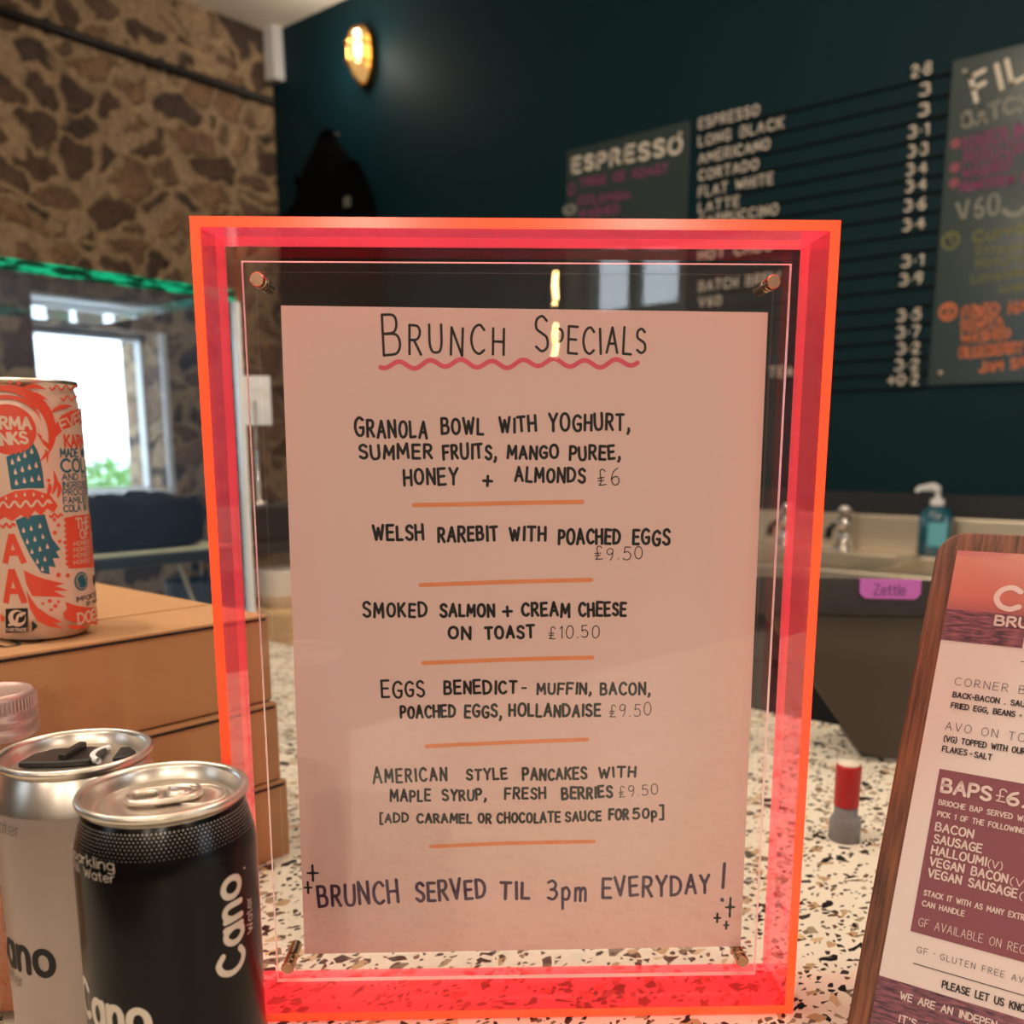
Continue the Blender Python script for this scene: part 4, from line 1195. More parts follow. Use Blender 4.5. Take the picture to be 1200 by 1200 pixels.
# ================================================================== CARDBOARD BOXES
corner = W(-0.1465, 0.5865)
bz = [0.0, 0.0525, 0.1045, 0.161]
offs = [(0.0, 0.0, 0.0), (0.002, -0.003, 0.004), (0.006, -0.004, -0.003)]
nm = ['bottom', 'middle', 'top']
BL_, BD_ = 0.30, 0.27
for i in range(3):
    h = bz[i+1]-bz[i]-0.0008
    dx, dy, rr = offs[i]
    Mx = Matrix.Translation((corner.x-dx, corner.y+dy, COUNTER_Z+bz[i])) @ Matrix.Rotation(rr, 4, 'Z')
    bxn = thing('cardboard_box', {'top': 'brown cardboard box, topmost of the stack, carrying the cola can', 'middle': 'brown cardboard box in the middle of the stack of three', 'bottom': 'brown cardboard box at the bottom of the stack, on the counter'}[nm[i]], 'box', Mx, 'cardboard boxes in the stack')
    b = MB(); b.box((-BD_/2, -BL_/2, h/2), (BD_, BL_, h), M['card']); b.mat(M['card_edge']); b.mi[3] = 1
    b.build('body', None, bxn, 0.0012)
    b = MB(); b.box((-0.03-BD_/4, -BL_/2, h+0.0003), (BD_/2-0.062, BL_-0.01, 0.0005)); b.build('flap', M['card'], bxn)
    b = MB(); b.box((0.0004, -BL_/2, h-0.0025), (0.0012, BL_-0.006, 0.0014)); b.build('tuck_slot', M['dark_line'], bxn)
    if i == 2:
        b = MB(); letter(b, 'RNUS', (-0.020, -0.175), (-0.020, -0.130), 0.012, 0.0022, lambda x, y: (x, y, h+0.0007)); b.build('printed_lettering', M['dark_line'], bxn)

# ================================================================== CANS
def can_profile(H_, R, rn, rb=0.72):
    sh = H_-0.016
    return [(R*rb, 0.002), (R*rb+0.0015, 0.0), (R*rb+0.003, 0.001), (R*0.93, 0.009), (R*0.985, 0.013), (R, 0.018), (R, sh-0.006), (R*0.995, sh-0.003), (R*0.97, sh+0.001), (rn+0.0008, H_-0.0065), (rn, H_-0.0045)]
def can_lid(mb, H_, rn, ro):
    mb.lathe([(rn, H_-0.0045), (rn+0.0004, H_-0.0035), (ro, H_-0.0025), (ro+0.0003, H_-0.0012), (ro-0.0003, H_-0.0002), (ro-0.0012, H_), (ro-0.0022, H_-0.0006), (ro-0.0026, H_-0.002), (ro-0.0034, H_-0.0065), (ro-0.0046, H_-0.0075), (ro-0.0056, H_-0.0065), (ro-0.0062, H_-0.0050), (ro-0.012, H_-0.0047), (0.0, H_-0.0046)], seg=72)
def cyl_px(T, R):
    """pixel -> (angle arc length, height) on a can's side, and the map back"""
    c = T.translation
    rot = T.to_euler().z
    def f(u, v):
        d = ray(u, v); ox, oy = CAM.x-c.x, CAM.y-c.y
        a = d.x*d.x+d.y*d.y; b_ = 2*(ox*d.x+oy*d.y); cc_ = ox*ox+oy*oy-R*R
        disc_ = b_*b_-4*a*cc_
        t = (-b_-math.sqrt(max(0, disc_)))/(2*a)
        x, y = ox+t*d.x, oy+t*d.y
        ang = math.atan2(y, x)-rot-(-math.pi/2)
        ang = (ang+math.pi) % (2*math.pi)-math.pi
        return (ang*R, CAM.z+t*d.z-c.z)
    def g(dr=0.00015):
        return lambda s, z: ((R+dr)*math.cos(s/R-math.pi/2), (R+dr)*math.sin(s/R-math.pi/2), z)
    return f, g
def pull_tab(parent, H_, rz, name='pull_tab'):
    T = Matrix.Translation((0, 0, H_-0.0030)) @ Matrix.Rotation(rz, 4, 'Z')
    b = MB()
    def stadium(rx, ry, cx, n=36):
        return [(cx+rx*abs(math.cos(t))**0.75*(1 if math.cos(t) > 0 else -1), ry*abs(math.sin(t))**0.75*(1 if math.sin(t) > 0 else -1)) for t in [2*math.pi*k/n for k in range(n)]]
    b.tube([(x, y, 0) for x, y in stadium(0.0118, 0.0066, 0.0)], 0.0011, seg=8, closed=True, T=T)
    b.tube([(x, y, 0) for x, y in stadium(0.0048, 0.0046, -0.0058, 24)], 0.0009, seg=8, closed=True, T=T)
    # web plate between the finger ring and the nose
    def plate(out, inn, z):
        n = len(out); vs = [(x, y, z) for x, y in out]+[(x, y, z) for x, y in inn]
        b.add(vs, [(i, (i+1) % n, n+(i+1) % n, n+i) for i in range(n)], None, T)
    o1 = stadium(0.0116, 0.0064, 0.0, 48)
    i1 = []
    for (x, y) in o1:
        a = math.atan2(y, x+0.0058)
        i1.append((-0.0058+0.0048*math.cos(a), 0.0046*math.sin(a)))
    plate(o1, i1, 0.0002)
    b.lathe([(0.0034, 0.0002), (0.0034, 0.0009), (0.0028, 0.0013), (0.0, 0.0014)], seg=20, T=T @ Matrix.Translation((0.0045, 0, 0)))
    b.tube([(0.0045+0.0048*math.cos(t), 0.0042*math.sin(t), 0.0006) for t in [-2.2+4.4*k/16 for k in range(17)]], 0.0006, seg=6, T=T)
    return b.build(name, M['alu'], parent)
def score_panel(parent, H_, rz):
    b = MB(); T = Matrix.Translation((0, 0, H_-0.0046)) @ Matrix.Rotation(rz, 4, 'Z')
    b.tube([(0.0115+0.0085*math.cos(t), 0.0095*math.sin(t), 0.0) for t in [2*math.pi*k/32 for k in range(32)]], 0.0005, seg=6, closed=True, T=T)
    return b.build('opening_panel', M['alu'], parent)

CURVED = 5
# black can
BK = Matrix.Translation(W(-0.1183, 0.3050, CZ)) @ Matrix.Rotation(YAW, 4, 'Z')
RB, HB, RN, RO = 0.0296, 0.1505, 0.0257, 0.0278
bk = thing('drink_can', 'black sparkling water can with silver lid in front of the boxes', 'drink can', BK)
b = MB(); b.lathe(can_profile(HB, RB, RN), seg=80, start=True); b.build('body', M['can_black'], bk)
b = MB(); can_lid(b, HB, RN, RO); b.build('lid', M['alu'], bk)
pull_tab(bk, HB, math.radians(22)); score_panel(bk, HB, math.radians(22))
cpx, cmap = cyl_px(BK, RB)
def dots():
    b = MB(); pr = can_profile(HB, RB, RN)[6:]
    segs = []; tot = 0
    for i in range(len(pr)-1):
        l = math.hypot(pr[i+1][0]-pr[i][0], pr[i+1][1]-pr[i][1]); segs.append((tot, tot+l, pr[i], pr[i+1])); tot += l
    def at(s):
        for a, e, p, q in segs:
            if s <= e or e == tot:
                t = (s-a)/(e-a); return (p[0]+(q[0]-p[0])*t+0.00018, p[1]+(q[1]-p[1])*t)
    for row in range(8):
        s = tot-0.0020-row*0.00118
        sz = 0.00031-row*0.000024
        n = 124
        for k in range(n):
            a = 2*math.pi*(k+0.5*(row % 2))/n
            (r0, z0), (r1, z1) = at(max(0, s-sz)), at(min(tot, s+sz)); da = sz/0.029
            b.add([(r0*math.cos(a), r0*math.sin(a), z0), (((r0+r1)/2)*math.cos(a+da), ((r0+r1)/2)*math.sin(a+da), (z0+z1)/2), (r1*math.cos(a), r1*math.sin(a), z1), (((r0+r1)/2)*math.cos(a-da), ((r0+r1)/2)*math.sin(a-da), (z0+z1)/2)], [(0, 1, 2, 3)])
    return b.build('dot_pattern', M['can_silver_ink'], bk)
dots()
fB = cmap()
b = MB()
def vtext(mb, text, pa, pb, hpx, wd, f, gap=0.2, scale=1.0):
    """writing that climbs the can: pa, pb baseline start and end pixels"""
    a = cpx(*pa); e = cpx(*pb); x = (a[0]+e[0])/2
    letter(mb, text, (x, a[1]), (x, e[1]), hpx, wd, f, None, mode='mixed', gap=gap)
vtext(b, 'Cano', (281, 1134), (284, 1021), 0.0105, 0.0022, fB, 0.28)
disc(b, (cpx(286, 1017)[0], cpx(286, 1017)[1]), 0.0004, fB)
a0 = cpx(112, 1196)
b.build('upright_logo', M['can_silver_ink'], bk)
b = MB(); vtext(b, 'Water', (294, 1091), (295, 1048), 0.0034, 0.0003, fB, 0.2); b.build('small_lettering', M['can_silver_ink'], bk)
b = MB()
e1 = cpx(174, 1198); z_ = cpx(140, 1204)[1]
letter(b, 'Cano', (e1[0]-0.0325, z_-0.002), (e1[0], z_-0.002), 0.0128, 0.0026, fB, None, mode='mixed', gap=0.28)
letter(b, 'Sparkling', (cpx(134, 1020)[0]-0.0235, cpx(128, 1020)[1]), (cpx(134, 1020)[0], cpx(128, 1020)[1]), 0.0036, 0.00034, fB, None, mode='mixed', gap=0.18)
letter(b, 'Still Water', (cpx(134, 1033)[0]-0.0235, cpx(128, 1034)[1]), (cpx(134, 1033)[0], cpx(128, 1034)[1]), 0.0031, 0.00030, fB, None, mode='mixed', gap=0.18)
b.build('front_lettering', M['can_silver_ink'], bk)

# white can
WH = Matrix.Translation(W(-0.1670, 0.3465, CZ)) @ Matrix.Rotation(YAW, 4, 'Z')
wc = thing('drink_can', 'white still water can with a black resealable lid, half behind the black can', 'drink can', WH)
b = MB(); b.lathe(can_profile(HB, RB, RN), seg=80, start=True); b.build('body', M['can_white'], wc)
b = MB(); b.lathe([(RB*0.985+0.0002, HB-0.0172), (RB*0.97+0.0003, HB-0.0148), (RN+0.001, HB-0.0065), (RN+0.0002, HB-0.0045)], seg=80); b.build('neck_band', M['alu'], wc)
b = MB(); can_lid(b, HB, RN, RO); b.build('lid', M['alu'], wc)
b = MB()
TL = Matrix.Translation((0, 0, HB-0.0046)) @ Matrix.Rotation(math.radians(10), 4, 'Z')
sl = [(-0.0185, -0.0070), (-0.004, -0.0090), (0.006, -0.0085), (0.010, -0.004), (0.010, 0.006), (0.004, 0.009), (-0.010, 0.0085), (-0.016, 0.003)]
b.prism(sl, 0.0, 0.0024, T=TL, axis='Z'); b.build('reseal_slider', M['black'], wc, 0.0006)
b = MB(); b.box((-0.001, 0.0, 0.0034), (0.0032, 0.0155, 0.003), None, TL @ Matrix.Rotation(-0.25, 4, 'Z')); b.build('finger_ridge', M['black'], wc, 0.0006)
b = MB(); b.tube([(0.0125+0.006*math.cos(t), 0.0085*math.sin(t), 0.0015) for t in [1.9+2.4*k/12 for k in range(13)]], 0.0014, seg=8, T=TL); b.build('seal_ring', M['white_paint'], wc)
b = MB(); b.prism([(0.0145, -0.006), (0.020, -0.004), (0.0215, 0.002), (0.018, 0.008), (0.0145, 0.008)], 0.0, 0.0018, T=TL, axis='Z'); b.build('spout_flap', M['black'], wc, 0.0005)
cpx, cmap = cyl_px(WH, RB); fW = cmap()
b = MB(); e1 = cpx(63, 1143); z_ = e1[1]
letter(b, 'Cano', (e1[0]-0.036, z_), (e1[0], z_), 0.0135, 0.0026, fW, None, mode='mixed', gap=0.28); disc(b, (e1[0]+0.001, z_+0.0035), 0.0004, fW); b.build('logo', M['ink'], wc)
b = MB(); e1 = cpx(23, 981); letter(b, 'Still', (e1[0]-0.02, e1[1]+0.0055), (e1[0]-0.010, e1[1]+0.0055), 0.0052, 0.00045, fW, None, mode='mixed', gap=0.18)
letter(b, 'Water', (e1[0]-0.0165, e1[1]), (e1[0], e1[1]), 0.0052, 0.00045, fW, None, mode='mixed', gap=0.18)
e1 = cpx(27, 1155); letter(b, 'Water', (e1[0]-0.0165, e1[1]-0.001), (e1[0], e1[1]-0.001), 0.0052, 0.0004, fW, None, mode='mixed', gap=0.18)
b.build('small_lettering', simple('grey_print', s2l(120, 108, 104), 0.5), wc)

# bottle
bt_c = W(-0.2395, 0.4235)
bt = thing('juice_bottle', 'glass juice bottle with pale pink screw cap at the left edge', 'bottle', Matrix.Translation((bt_c.x, bt_c.y, COUNTER_Z)))
b = MB(); b.lathe([(0.0, 0.0), (0.022, 0.0), (0.026, 0.003), (0.0270, 0.012), (0.0270, 0.085), (0.024, 0.105), (0.0175, 0.120), (0.0155, 0.128), (0.0155, 0.146)], seg=40); b.build('glass', M['bottle_glass'], bt)
b = MB(); b.lathe([(0.0, 0.003), (0.0215, 0.003), (0.0252, 0.007), (0.0252, 0.086), (0.0222, 0.104), (0.0175, 0.114), (0.0, 0.1142)], seg=36); b.build('drink', M['amber'], bt)
b = MB(); b.lathe([(0.0172, 0.132), (0.0180, 0.133), (0.0180, 0.1365), (0.0172, 0.1372), (0.0172, 0.1384), (0.0180, 0.139), (0.0181, 0.142), (0.0173, 0.1428), (0.0173, 0.145), (0.0173, 0.1515), (0.0160, 0.1535), (0.0150, 0.1535), (0.0146, 0.1528), (0.0, 0.1528)], seg=48); b.build('screw_cap', M['cap_pink'], bt)
b = MB()
for k in range(60):
    a = 2*math.pi*k/60
    b.box((0.0175*math.cos(a), 0.0175*math.sin(a), 0.1482), (0.0008, 0.0008, 0.0055), None, None)
b.build('cap_ridges', M['cap_pink'], bt)

# cola can on the boxes
RC, HC = 0.0290, 0.1375
ccn = W(-0.2640, 0.5225)
CC = Matrix.Translation((ccn.x, ccn.y, COUNTER_Z+bz[3]+0.0002)) @ Matrix.Rotation(YAW+math.radians(28), 4, 'Z')
kc = thing('drink_can', 'cream cola can with coral and teal bird art standing on the boxes', 'drink can', CC)
b = MB(); b.lathe(can_profile(HC, RC, 0.0262), seg=80, start=True); b.build('body', M['can_cream'], kc)
b = MB(); can_lid(b, HC, 0.0262, 0.0283); b.build('lid', M['alu'], kc)
pull_tab(kc, HC, 0.4)
cpx, cmap = cyl_px(CC, RC)
def K(X, Y):
    return cpx(X/3.4286, 420+Y/3.4286)
f1, f2, f3 = cmap(0.00012), cmap(0.00024), cmap(0.00036)
red = MB(); teal = MB(); cream = MB(); blue = MB(); blk = MB()
cxy = K(35, 286)
rb_ = abs(K(100, 185)[1]-K(100, 388)[1])/2
disc(red, cxy, rb_, f1, n=36)
def arcband(mb, c, r0, a0, a1, w_, f, m=None, n=20):
    ribbon(mb, [(c[0]+r0*math.cos(a0+(a1-a0)*k/n), c[1]+r0*math.sin(a0+(a1-a0)*k/n)) for k in range(n+1)], w_, f, m, False, True)
arcband(red, cxy, rb_*1.62, 1.9, -0.9, rb_*0.42, f1)
arcband(red, cxy, rb_*1.28, 2.6, 0.3, rb_*0.16, f1)
def kp(mb, pts, f):
    q = [K(*p) for p in pts]
    fill(mb, q, f)
def kt(mb, text, X0, Y0, X1, h, wfac, f, gap=0.2, rot=0.0):
    a = K(X0, Y0); e = K(X1, Y0)
    hh = abs(K((X0+X1)/2, Y0-h)[1]-K((X0+X1)/2, Y0)[1])
    z = K((X0+X1)/2, Y0)[1]
    ln = max(0.0015, e[0]-a[0])
    letter(mb, text, (a[0], z-ln*math.sin(rot)/2), (a[0]+ln, z+ln*math.sin(rot)/2), hh, hh*wfac, f, None, gap=gap)
xe = K(124, 280)[0]; xe2 = K(112, 340)[0]; hL = 0.0056
zz = K(60, 280)[1]; letter(cream, 'KARMA', (xe-0.0235, zz), (xe, zz-0.0004), hL, 0.0014, f2, gap=0.24)
zz = K(60, 355)[1]; letter(cream, 'DRINKS', (xe2-0.0225, zz), (xe2, zz+0.002), hL, 0.0013, f2, gap=0.24)
w1 = [(25, 395), (75, 372), (130, 335), (150, 370), (163, 410), (172, 460), (178, 522), (110, 522), (45, 528)]
kp(teal, w1, f1)
def drop(mb, X, Y, s=1.0):
    c = K(X, Y); h = 0.0030*s; w_ = 0.00085*s
    fill(mb, [(c[0], c[1]+h*0.6), (c[0]+w_, c[1]-h*0.25), (c[0]+w_*0.5, c[1]-h*0.5), (c[0]-w_*0.5, c[1]-h*0.5), (c[0]-w_, c[1]-h*0.25)], f2)
for (X, Y) in ((50, 415), (75, 402), (100, 388), (127, 372), (62, 455), (90, 445), (118, 436), (145, 428), (66, 497), (98, 490), (128, 485), (156, 480)):
    drop(cream, X, Y)
kp(red, [(-40, 590), (0, 560), (60, 532), (130, 526), (200, 548), (232, 592), (215, 620), (190, 603), (165, 632), (140, 612), (110, 650), (85, 628), (50, 655), (20, 638), (-10, 655), (-45, 640)], f1)
def wavy(mb, X0, X1, Y, amp, n, wpx, f, dy=0):
    pts = []
    for k in range(n*8+1):
        t = k/(n*8); pts.append(K(X0+(X1-X0)*t, Y+dy*t+amp*math.sin(t*n*2*math.pi)))
    ribbon(mb, pts, wpx/3.4286*0.00047, f)
wavy(cream, -20, 205, 590, 12, 5, 8, f2, -10)
for (X, Y) in ((25, 560), (65, 550), (100, 545), (135, 545), (170, 552), (195, 575)):
    drop(cream, X, Y, 0.7)
wavy(red, 5, 60, 672, 8, 2, 9, f1); wavy(red, 200, 250, 632, 7, 2, 8, f1); wavy(red, 200, 310, 118, 9, 3, 7, f1); wavy(red, 245, 312, 160, 9, 2, 7, f1)
kp(teal, [(62, 650), (100, 634), (180, 626), (195, 680), (208, 722), (243, 768), (224, 776), (240, 802), (212, 803), (224, 840), (196, 834), (200, 868), (165, 860), (120, 790), (85, 715)], f1)
for (X, Y) in ((95, 690), (125, 682), (160, 672), (110, 735), (140, 725), (172, 715), (128, 775), (160, 765), (190, 755), (150, 815), (180, 805), (170, 845)):
    drop(cream, X, Y, 0.9)
hA = K(60, 705)[1]-K(60, 830)[1]; zA = K(60, 830)[1]; xA0, xA1 = K(26, 830)[0], K(98, 830)[0]
letter(red, 'COLA', (xA1-0.048, zA+0.0008), (xA1, zA+0.0008), hA*0.94, 0.0030, f1, gap=0.3, caps=False)
hA2 = K(60, 845)[1]-K(60, 990)[1]; zA = K(60, 990)[1]
letter(red, 'KOLA', (K(100, 990)[0]-0.048, zA+0.0008), (K(100, 990)[0], zA+0.0008), hA2*0.94, 0.0032, f1, gap=0.3, caps=False)
kp(red, [(95, 850), (140, 872), (180, 886), (258, 905), (222, 914), (275, 933), (215, 934), (265, 960), (200, 957), (130, 955), (105, 905)], f1)
kp(red, [(105, 928), (125, 965), (150, 1000), (195, 1032), (250, 1060), (212, 1062), (255, 1085), (195, 1077), (150, 1055), (120, 1005)], f1)
kp(red, [(160, 900-420), (185, 380), (215, 330), (215, 420), (190, 480), (170, 520)], f1) if False else None
for (X, Y, r_) in ((235, 870, 9), (272, 872, 9), (232, 905, 6), (200, 975, 8), (172, 985, 6), (222, 995, 8), (235, 978, 6), (205, 1010, 6), (235, 670, 7), (220, 700, 8), (240, 735, 7), (262, 740, 7), (150, 190, 6), (75, 100, 7), (40, 95, 6), (195, 490, 7), (218, 648, 7)):
    disc(red, K(X, Y), r_*0.000135, f1, n=12)
for pts in ([(90, 118), (140, 112), (185, 125)], [(0, 110), (45, 122), (70, 128)], [(0, 150), (70, 160), (140, 190), (185, 225)], [(100, 135), (150, 148), (190, 165)], [(205, 215), (245, 195), (290, 192)], [(210, 545), (225, 500), (215, 450)], [(232, 560), (240, 520), (228, 490)], [(190, 560), (200, 520), (196, 500)], [(150, 300), (185, 350), (190, 420)], [(270, 1075), (310, 1080), (350, 1078)], [(0, 1030), (10, 1045), (5, 1060)]):
    ribbon(red, catmull([K(*p) for p in pts], n=5), 0.0022, f1, None, False, True)
for pts in ([(160, 290), (175, 300)], [(170, 320), (192, 335)], [(172, 350), (192, 370)]):
    ribbon(cream, [K(*p) for p in pts], 0.0010, f2)
kp(red, [(215, 312), (225, 262), (245, 230), (285, 210), (330, 196), (336, 256), (300, 268), (255, 285), (222, 318)], f1)
kt(cream, 'EVERY', 248, 262, 352, 42, 0.20, f2, rot=0.35)
kt(red, 'KARMA', 262, 355, 365, 45, 0.22, f1)
for (tx, y0, h, x1) in (('MADE WITH', 395, 32, 372), ('COLA', 455, 50, 352), ('AND FAIR', 487, 24, 362), ('INGREDIENTS', 517, 22, 368), ('PROCEEDS', 548, 25, 366), ('FAMILIES IN', 580, 24, 368), ('COLA IN SIE', 613, 26, 372)):
    kt(blue, tx, 244+(y0-395)*0.06, y0, x1, h, 0.2, f1)
kp(red, [(262, 640), (300, 632), (340, 628), (371, 624), (375, 730), (378, 838), (330, 842), (275, 845), (268, 740)], f1)
for y in range(650, 840, 22):
    disc(red, K(264+(y-650)*0.04, y), 0.0011, f1, n=12)
kt(cream, 'THE T', 306, 678, 372, 38, 0.2, f2); kt(cream, 'OF GI', 322, 720, 374, 36, 0.2, f2)
for y in (748, 772, 796, 822):
    kt(cream, 'HONEST TO', 296, y, 376, 16, 0.2, f2)
disc(teal, K(328, 895), 0.0052, f1, n=28); disc(cream, K(328, 895), 0.0042, f2, n=28); disc(teal, K(328, 895), 0.0038, f3, n=28)
b4 = cmap(0.0005)
c_ = K(328, 895); ribbon(cream, [(c_[0]-0.0038, c_[1]-0.001), (c_[0]+0.0038, c_[1]+0.001)], 0.0030, b4, None, False)
letter(blue, 'VEGAN', (c_[0]-0.0036, c_[1]-0.0019), (c_[0]+0.0036, c_[1]-0.0001), 0.0020, 0.0004, cmap(0.0006))
disc(blk, K(378, 890), 0.0030, f1, n=20)
kt(blk, 'IMPORTED', 306, 970, 388, 18, 0.2, f1); kt(blk, 'BY KARMA', 348, 986, 390, 14, 0.2, f1)
kp(red, [(255, 1022), (270, 1005), (262, 978), (300, 992), (345, 1000), (390, 1002), (392, 1070), (350, 1068), (300, 1060), (262, 1048)], f1)
kt(cream, 'DOES', 314, 1058, 392, 42, 0.22, f2)
kp(blk, [(23, 1006), (67, 1004), (112, 1003), (112, 1099), (67, 1101), (23, 1103)], f1)
c_ = K(68, 1044); disc(cream, c_, 0.0045, f2, n=28); disc(blk, (c_[0]+0.0012, c_[1]+0.0006), 0.0030, f3, n=24)
ribbon(cream, catmull([(c_[0]-0.0042, c_[1]-0.0036), (c_[0]-0.0006, c_[1]-0.0022), (c_[0]+0.0010, c_[1]+0.0014), (c_[0]+0.0042, c_[1]+0.0028)]), 0.0014, cmap(0.0005))
disc(cream, (c_[0]+0.0024, c_[1]+0.0016), 0.0009, cmap(0.0005), n=12)
kt(cream, 'FAIRTRADE', 28, 1096, 108, 12, 0.18, f2)
kp(blk, [(128, 1052), (152, 1076), (127, 1100)], f1)
red.build('coral_artwork', M['can_red'], kc); teal.build('teal_artwork', M['can_teal'], kc); cream.build('cream_artwork', M['can_cream'], kc)
blue.build('teal_lettering', M['can_teal'], kc); blk.build('black_marks', M['ink'], kc)

CURVED = 1
# ================================================================== WOODEN MENU BOARD
LEAN = math.radians(27.5)
mb_l = W(0.137, 0.361, CZ)
MBM = frame(mb_l, YAW-math.radians(35.4), -LEAN)        # x to the right along the board, y into it, z up it
mcard = thing('menu_clipboard', 'walnut menu board leaning back at the right edge with a printed card', 'menu', frame(mb_l, YAW-math.radians(35.4)))
LT = Matrix.Rotation(-LEAN, 4, 'X')
BP = plane_map(MBM, 0.0)
tl = BP(1103, 622); xw, zt = 0.20, BP(1150, 624)[1]
xl_b = BP(1000, 1150)[0]; xl_t = BP(1090, 690)[0]
x0 = (xl_b+xl_t)/2
rc = 0.013
poly = [(x0, 0.0045), (x0+xw, 0.0045), (x0+xw, zt-rc)]
poly += [(x0+xw-rc+rc*math.cos(t), zt-rc+rc*math.sin(t)) for t in [math.pi/2*k/8 for k in range(1, 9)]]
poly += [(x0+rc+rc*math.cos(t), zt-rc+rc*math.sin(t)) for t in [math.pi/2+math.pi/2*k/8 for k in range(0, 9)]]
b = MB(); b.prism(poly, 0.0, 0.008); o = b.build('board', M['walnut'], mcard, 0.0012); o.matrix_local = LT
b = MB(); b.prism([(x0+0.05, 0.0), (x0+0.15, 0.0), (x0+0.13, zt*0.6), (x0+0.07, zt*0.6)], 0.0, 0.006, T=Matrix.Translation((0, 0.11, 0)) @ Matrix.Rotation(math.radians(8), 4, 'X')); b.build('rear_strut', M['walnut'], mcard, 0.001)
pz1 = BP(1160, 648)[1]; px0 = (BP(1122, 646)[0]+BP(1031, 1142)[0])/2
b = MB(); px1 = x0+xw-0.012
def tp(y):
    return lambda x, z: tuple(LT @ Vector((x, y, z)))
card = thing('menu_card', 'printed brunch menu card with sunset header lying on the walnut board', 'menu card', frame(mb_l, YAW-math.radians(35.4)) @ LT)
b.prism([(px0, 0.012), (px1, 0.012), (px1, pz1), (px0, pz1)], -0.0008, -0.0003); b.build('sheet', M['menu_paper'], card)
def flat(y):
    return lambda x, z: (x, y, z)
hz = (BP(1107, 714)[1]); sz = BP(1101, 750)[1]; bz0 = BP(1031, 1143)[1]
SKY_Z0, SKY_Z1 = hz, pz1
M['sunset'] = mat_sunset(); M['sea'] = mat_sea()
b = MB(); fill(b, [(px0, hz), (px1, hz), (px1, pz1), (px0, pz1)], flat(-0.0010)); b.build('sunset_sky', M['sunset'], card)
b = MB(); fill(b, [(px0, sz), (px1, sz), (px1, hz), (px0, hz)], flat(-0.0010)); b.build('sea_strip', M['sea'], card); b = MB(); fill(b, [(px0, 0.012), (px1, 0.012), (px1, bz0), (px0, bz0)], flat(-0.0010)); b.build('sea_strip', M['sea'], card)
b = MB(); fill(b, [(BP(1199, 756)[0], sz-0.0001), (px1, sz-0.0001), (px1, sz+0.005), (BP(1199, 756)[0], sz+0.005)], flat(-0.0011)); b.build('logo_notch', M['menu_paper'], card)
x_b = (BP(1100, 901)[0]+BP(1069, 1091)[0])/2
b = MB(); fill(b, [(x_b, BP(1069, 1091.5)[1]), (px1-0.006, BP(1069, 1091.5)[1]), (px1-0.006, BP(1100, 901)[1]), (x_b, BP(1100, 901)[1])], flat(-0.0010)); b.build('plum_panel', M['plum'], card)
dk = MB(); lt = MB()
def pt(mb, text, u0, v0, u1, v1, hpx, wfac, gap=0.25):
    """printed line from baseline pixel (u0,v0) to (u1,v1); the baseline stays level on the card"""
    a = BP(u0, v0); e = BP(u1, v1); z = (a[1]+e[1])/2
    hh = BP(u0+2, v0-hpx)[1]-BP(u0, v0)[1]
    letter(mb, text, (a[0], z), (e[0], z), hh, hh*wfac, flat(-0.0012), None, gap=gap)
    mb.cut()
pt(lt, 'CO', 1166, 714, 1236, 719, 25, 0.24, 0.3)
pt(lt, 'BRU', 1166, 733, 1205, 737, 10.5, 0.24, 0.25)
pt(dk, 'CORNER B', 1119, 803, 1201, 814.5, 8.6, 0.07, 0.38)
pt(dk, 'BACK-BACON . SAU', 1117, 817, 1200.5, 829.5, 5.6, 0.22)
pt(dk, 'FRIED EGG, BEANS', 1115, 829.5, 1189, 841, 5.6, 0.22); pt(dk, '+', 1194, 841.5, 1198, 842, 5, 0.12)
pt(dk, 'AVO ON TO', 1108, 855, 1201, 871, 9, 0.07, 0.38)
pt(dk, '(VG) TOPPED WITH OUR', 1106.5, 868.5, 1201, 885, 6, 0.20)
pt(dk, 'FLAKES', 1104.5, 881, 1133, 885.7, 6, 0.2); pt(dk, '+', 1136, 886, 1140, 887, 5, 0.12); pt(dk, 'SALT', 1142, 888, 1162, 891, 6, 0.2)
pt(lt, 'BAPS', 1103.5, 928, 1160, 938.5, 14.5, 0.23); pt(lt, '#', 1167, 938.5, 1178, 941, 14.5, 0.09); pt(lt, '6.', 1180, 942, 1200, 946.5, 14.5, 0.23)
pt(lt, 'BRIOCHE BAP SERVED WI', 1100.5, 942.3, 1200, 964, 5.4, 0.2)
pt(lt, 'PICK 1 OF THE FOLLOWING', 1099, 955.2, 1200.5, 979, 5.4, 0.2)
pt(lt, 'BACON', 1096.5, 973, 1140, 983, 9, 0.2)
pt(lt, 'SAUSAGE', 1094.7, 987, 1150, 1000, 9, 0.2)
pt(lt, 'HALLOUMI', 1092, 1000.3, 1155, 1015.2, 9, 0.2); pt(lt, '(V)', 1158, 1016, 1174, 1020, 8, 0.12)
pt(lt, 'VEGAN BACON', 1090, 1013.5, 1180, 1035.5, 9, 0.2); pt(lt, '(V', 1184, 1036.5, 1199, 1040.5, 8, 0.12)
pt(lt, 'VEGAN SAUSAGE', 1088, 1026.5, 1191, 1053, 9, 0.2); pt(lt, '(', 1195, 1054, 1198, 1055, 8, 0.12)
pt(lt, 'STACK IT WITH AS MANY EXTR', 1083, 1048.7, 1200, 1079, 5.6, 0.2)
pt(lt, 'CAN HANDLE', 1081, 1061.5, 1130, 1073.8, 5.6, 0.2)
pt(lt, 'GF AVAILABLE ON REC', 1076.5, 1084.5, 1200.5, 1118.5, 9, 0.08, 0.26)
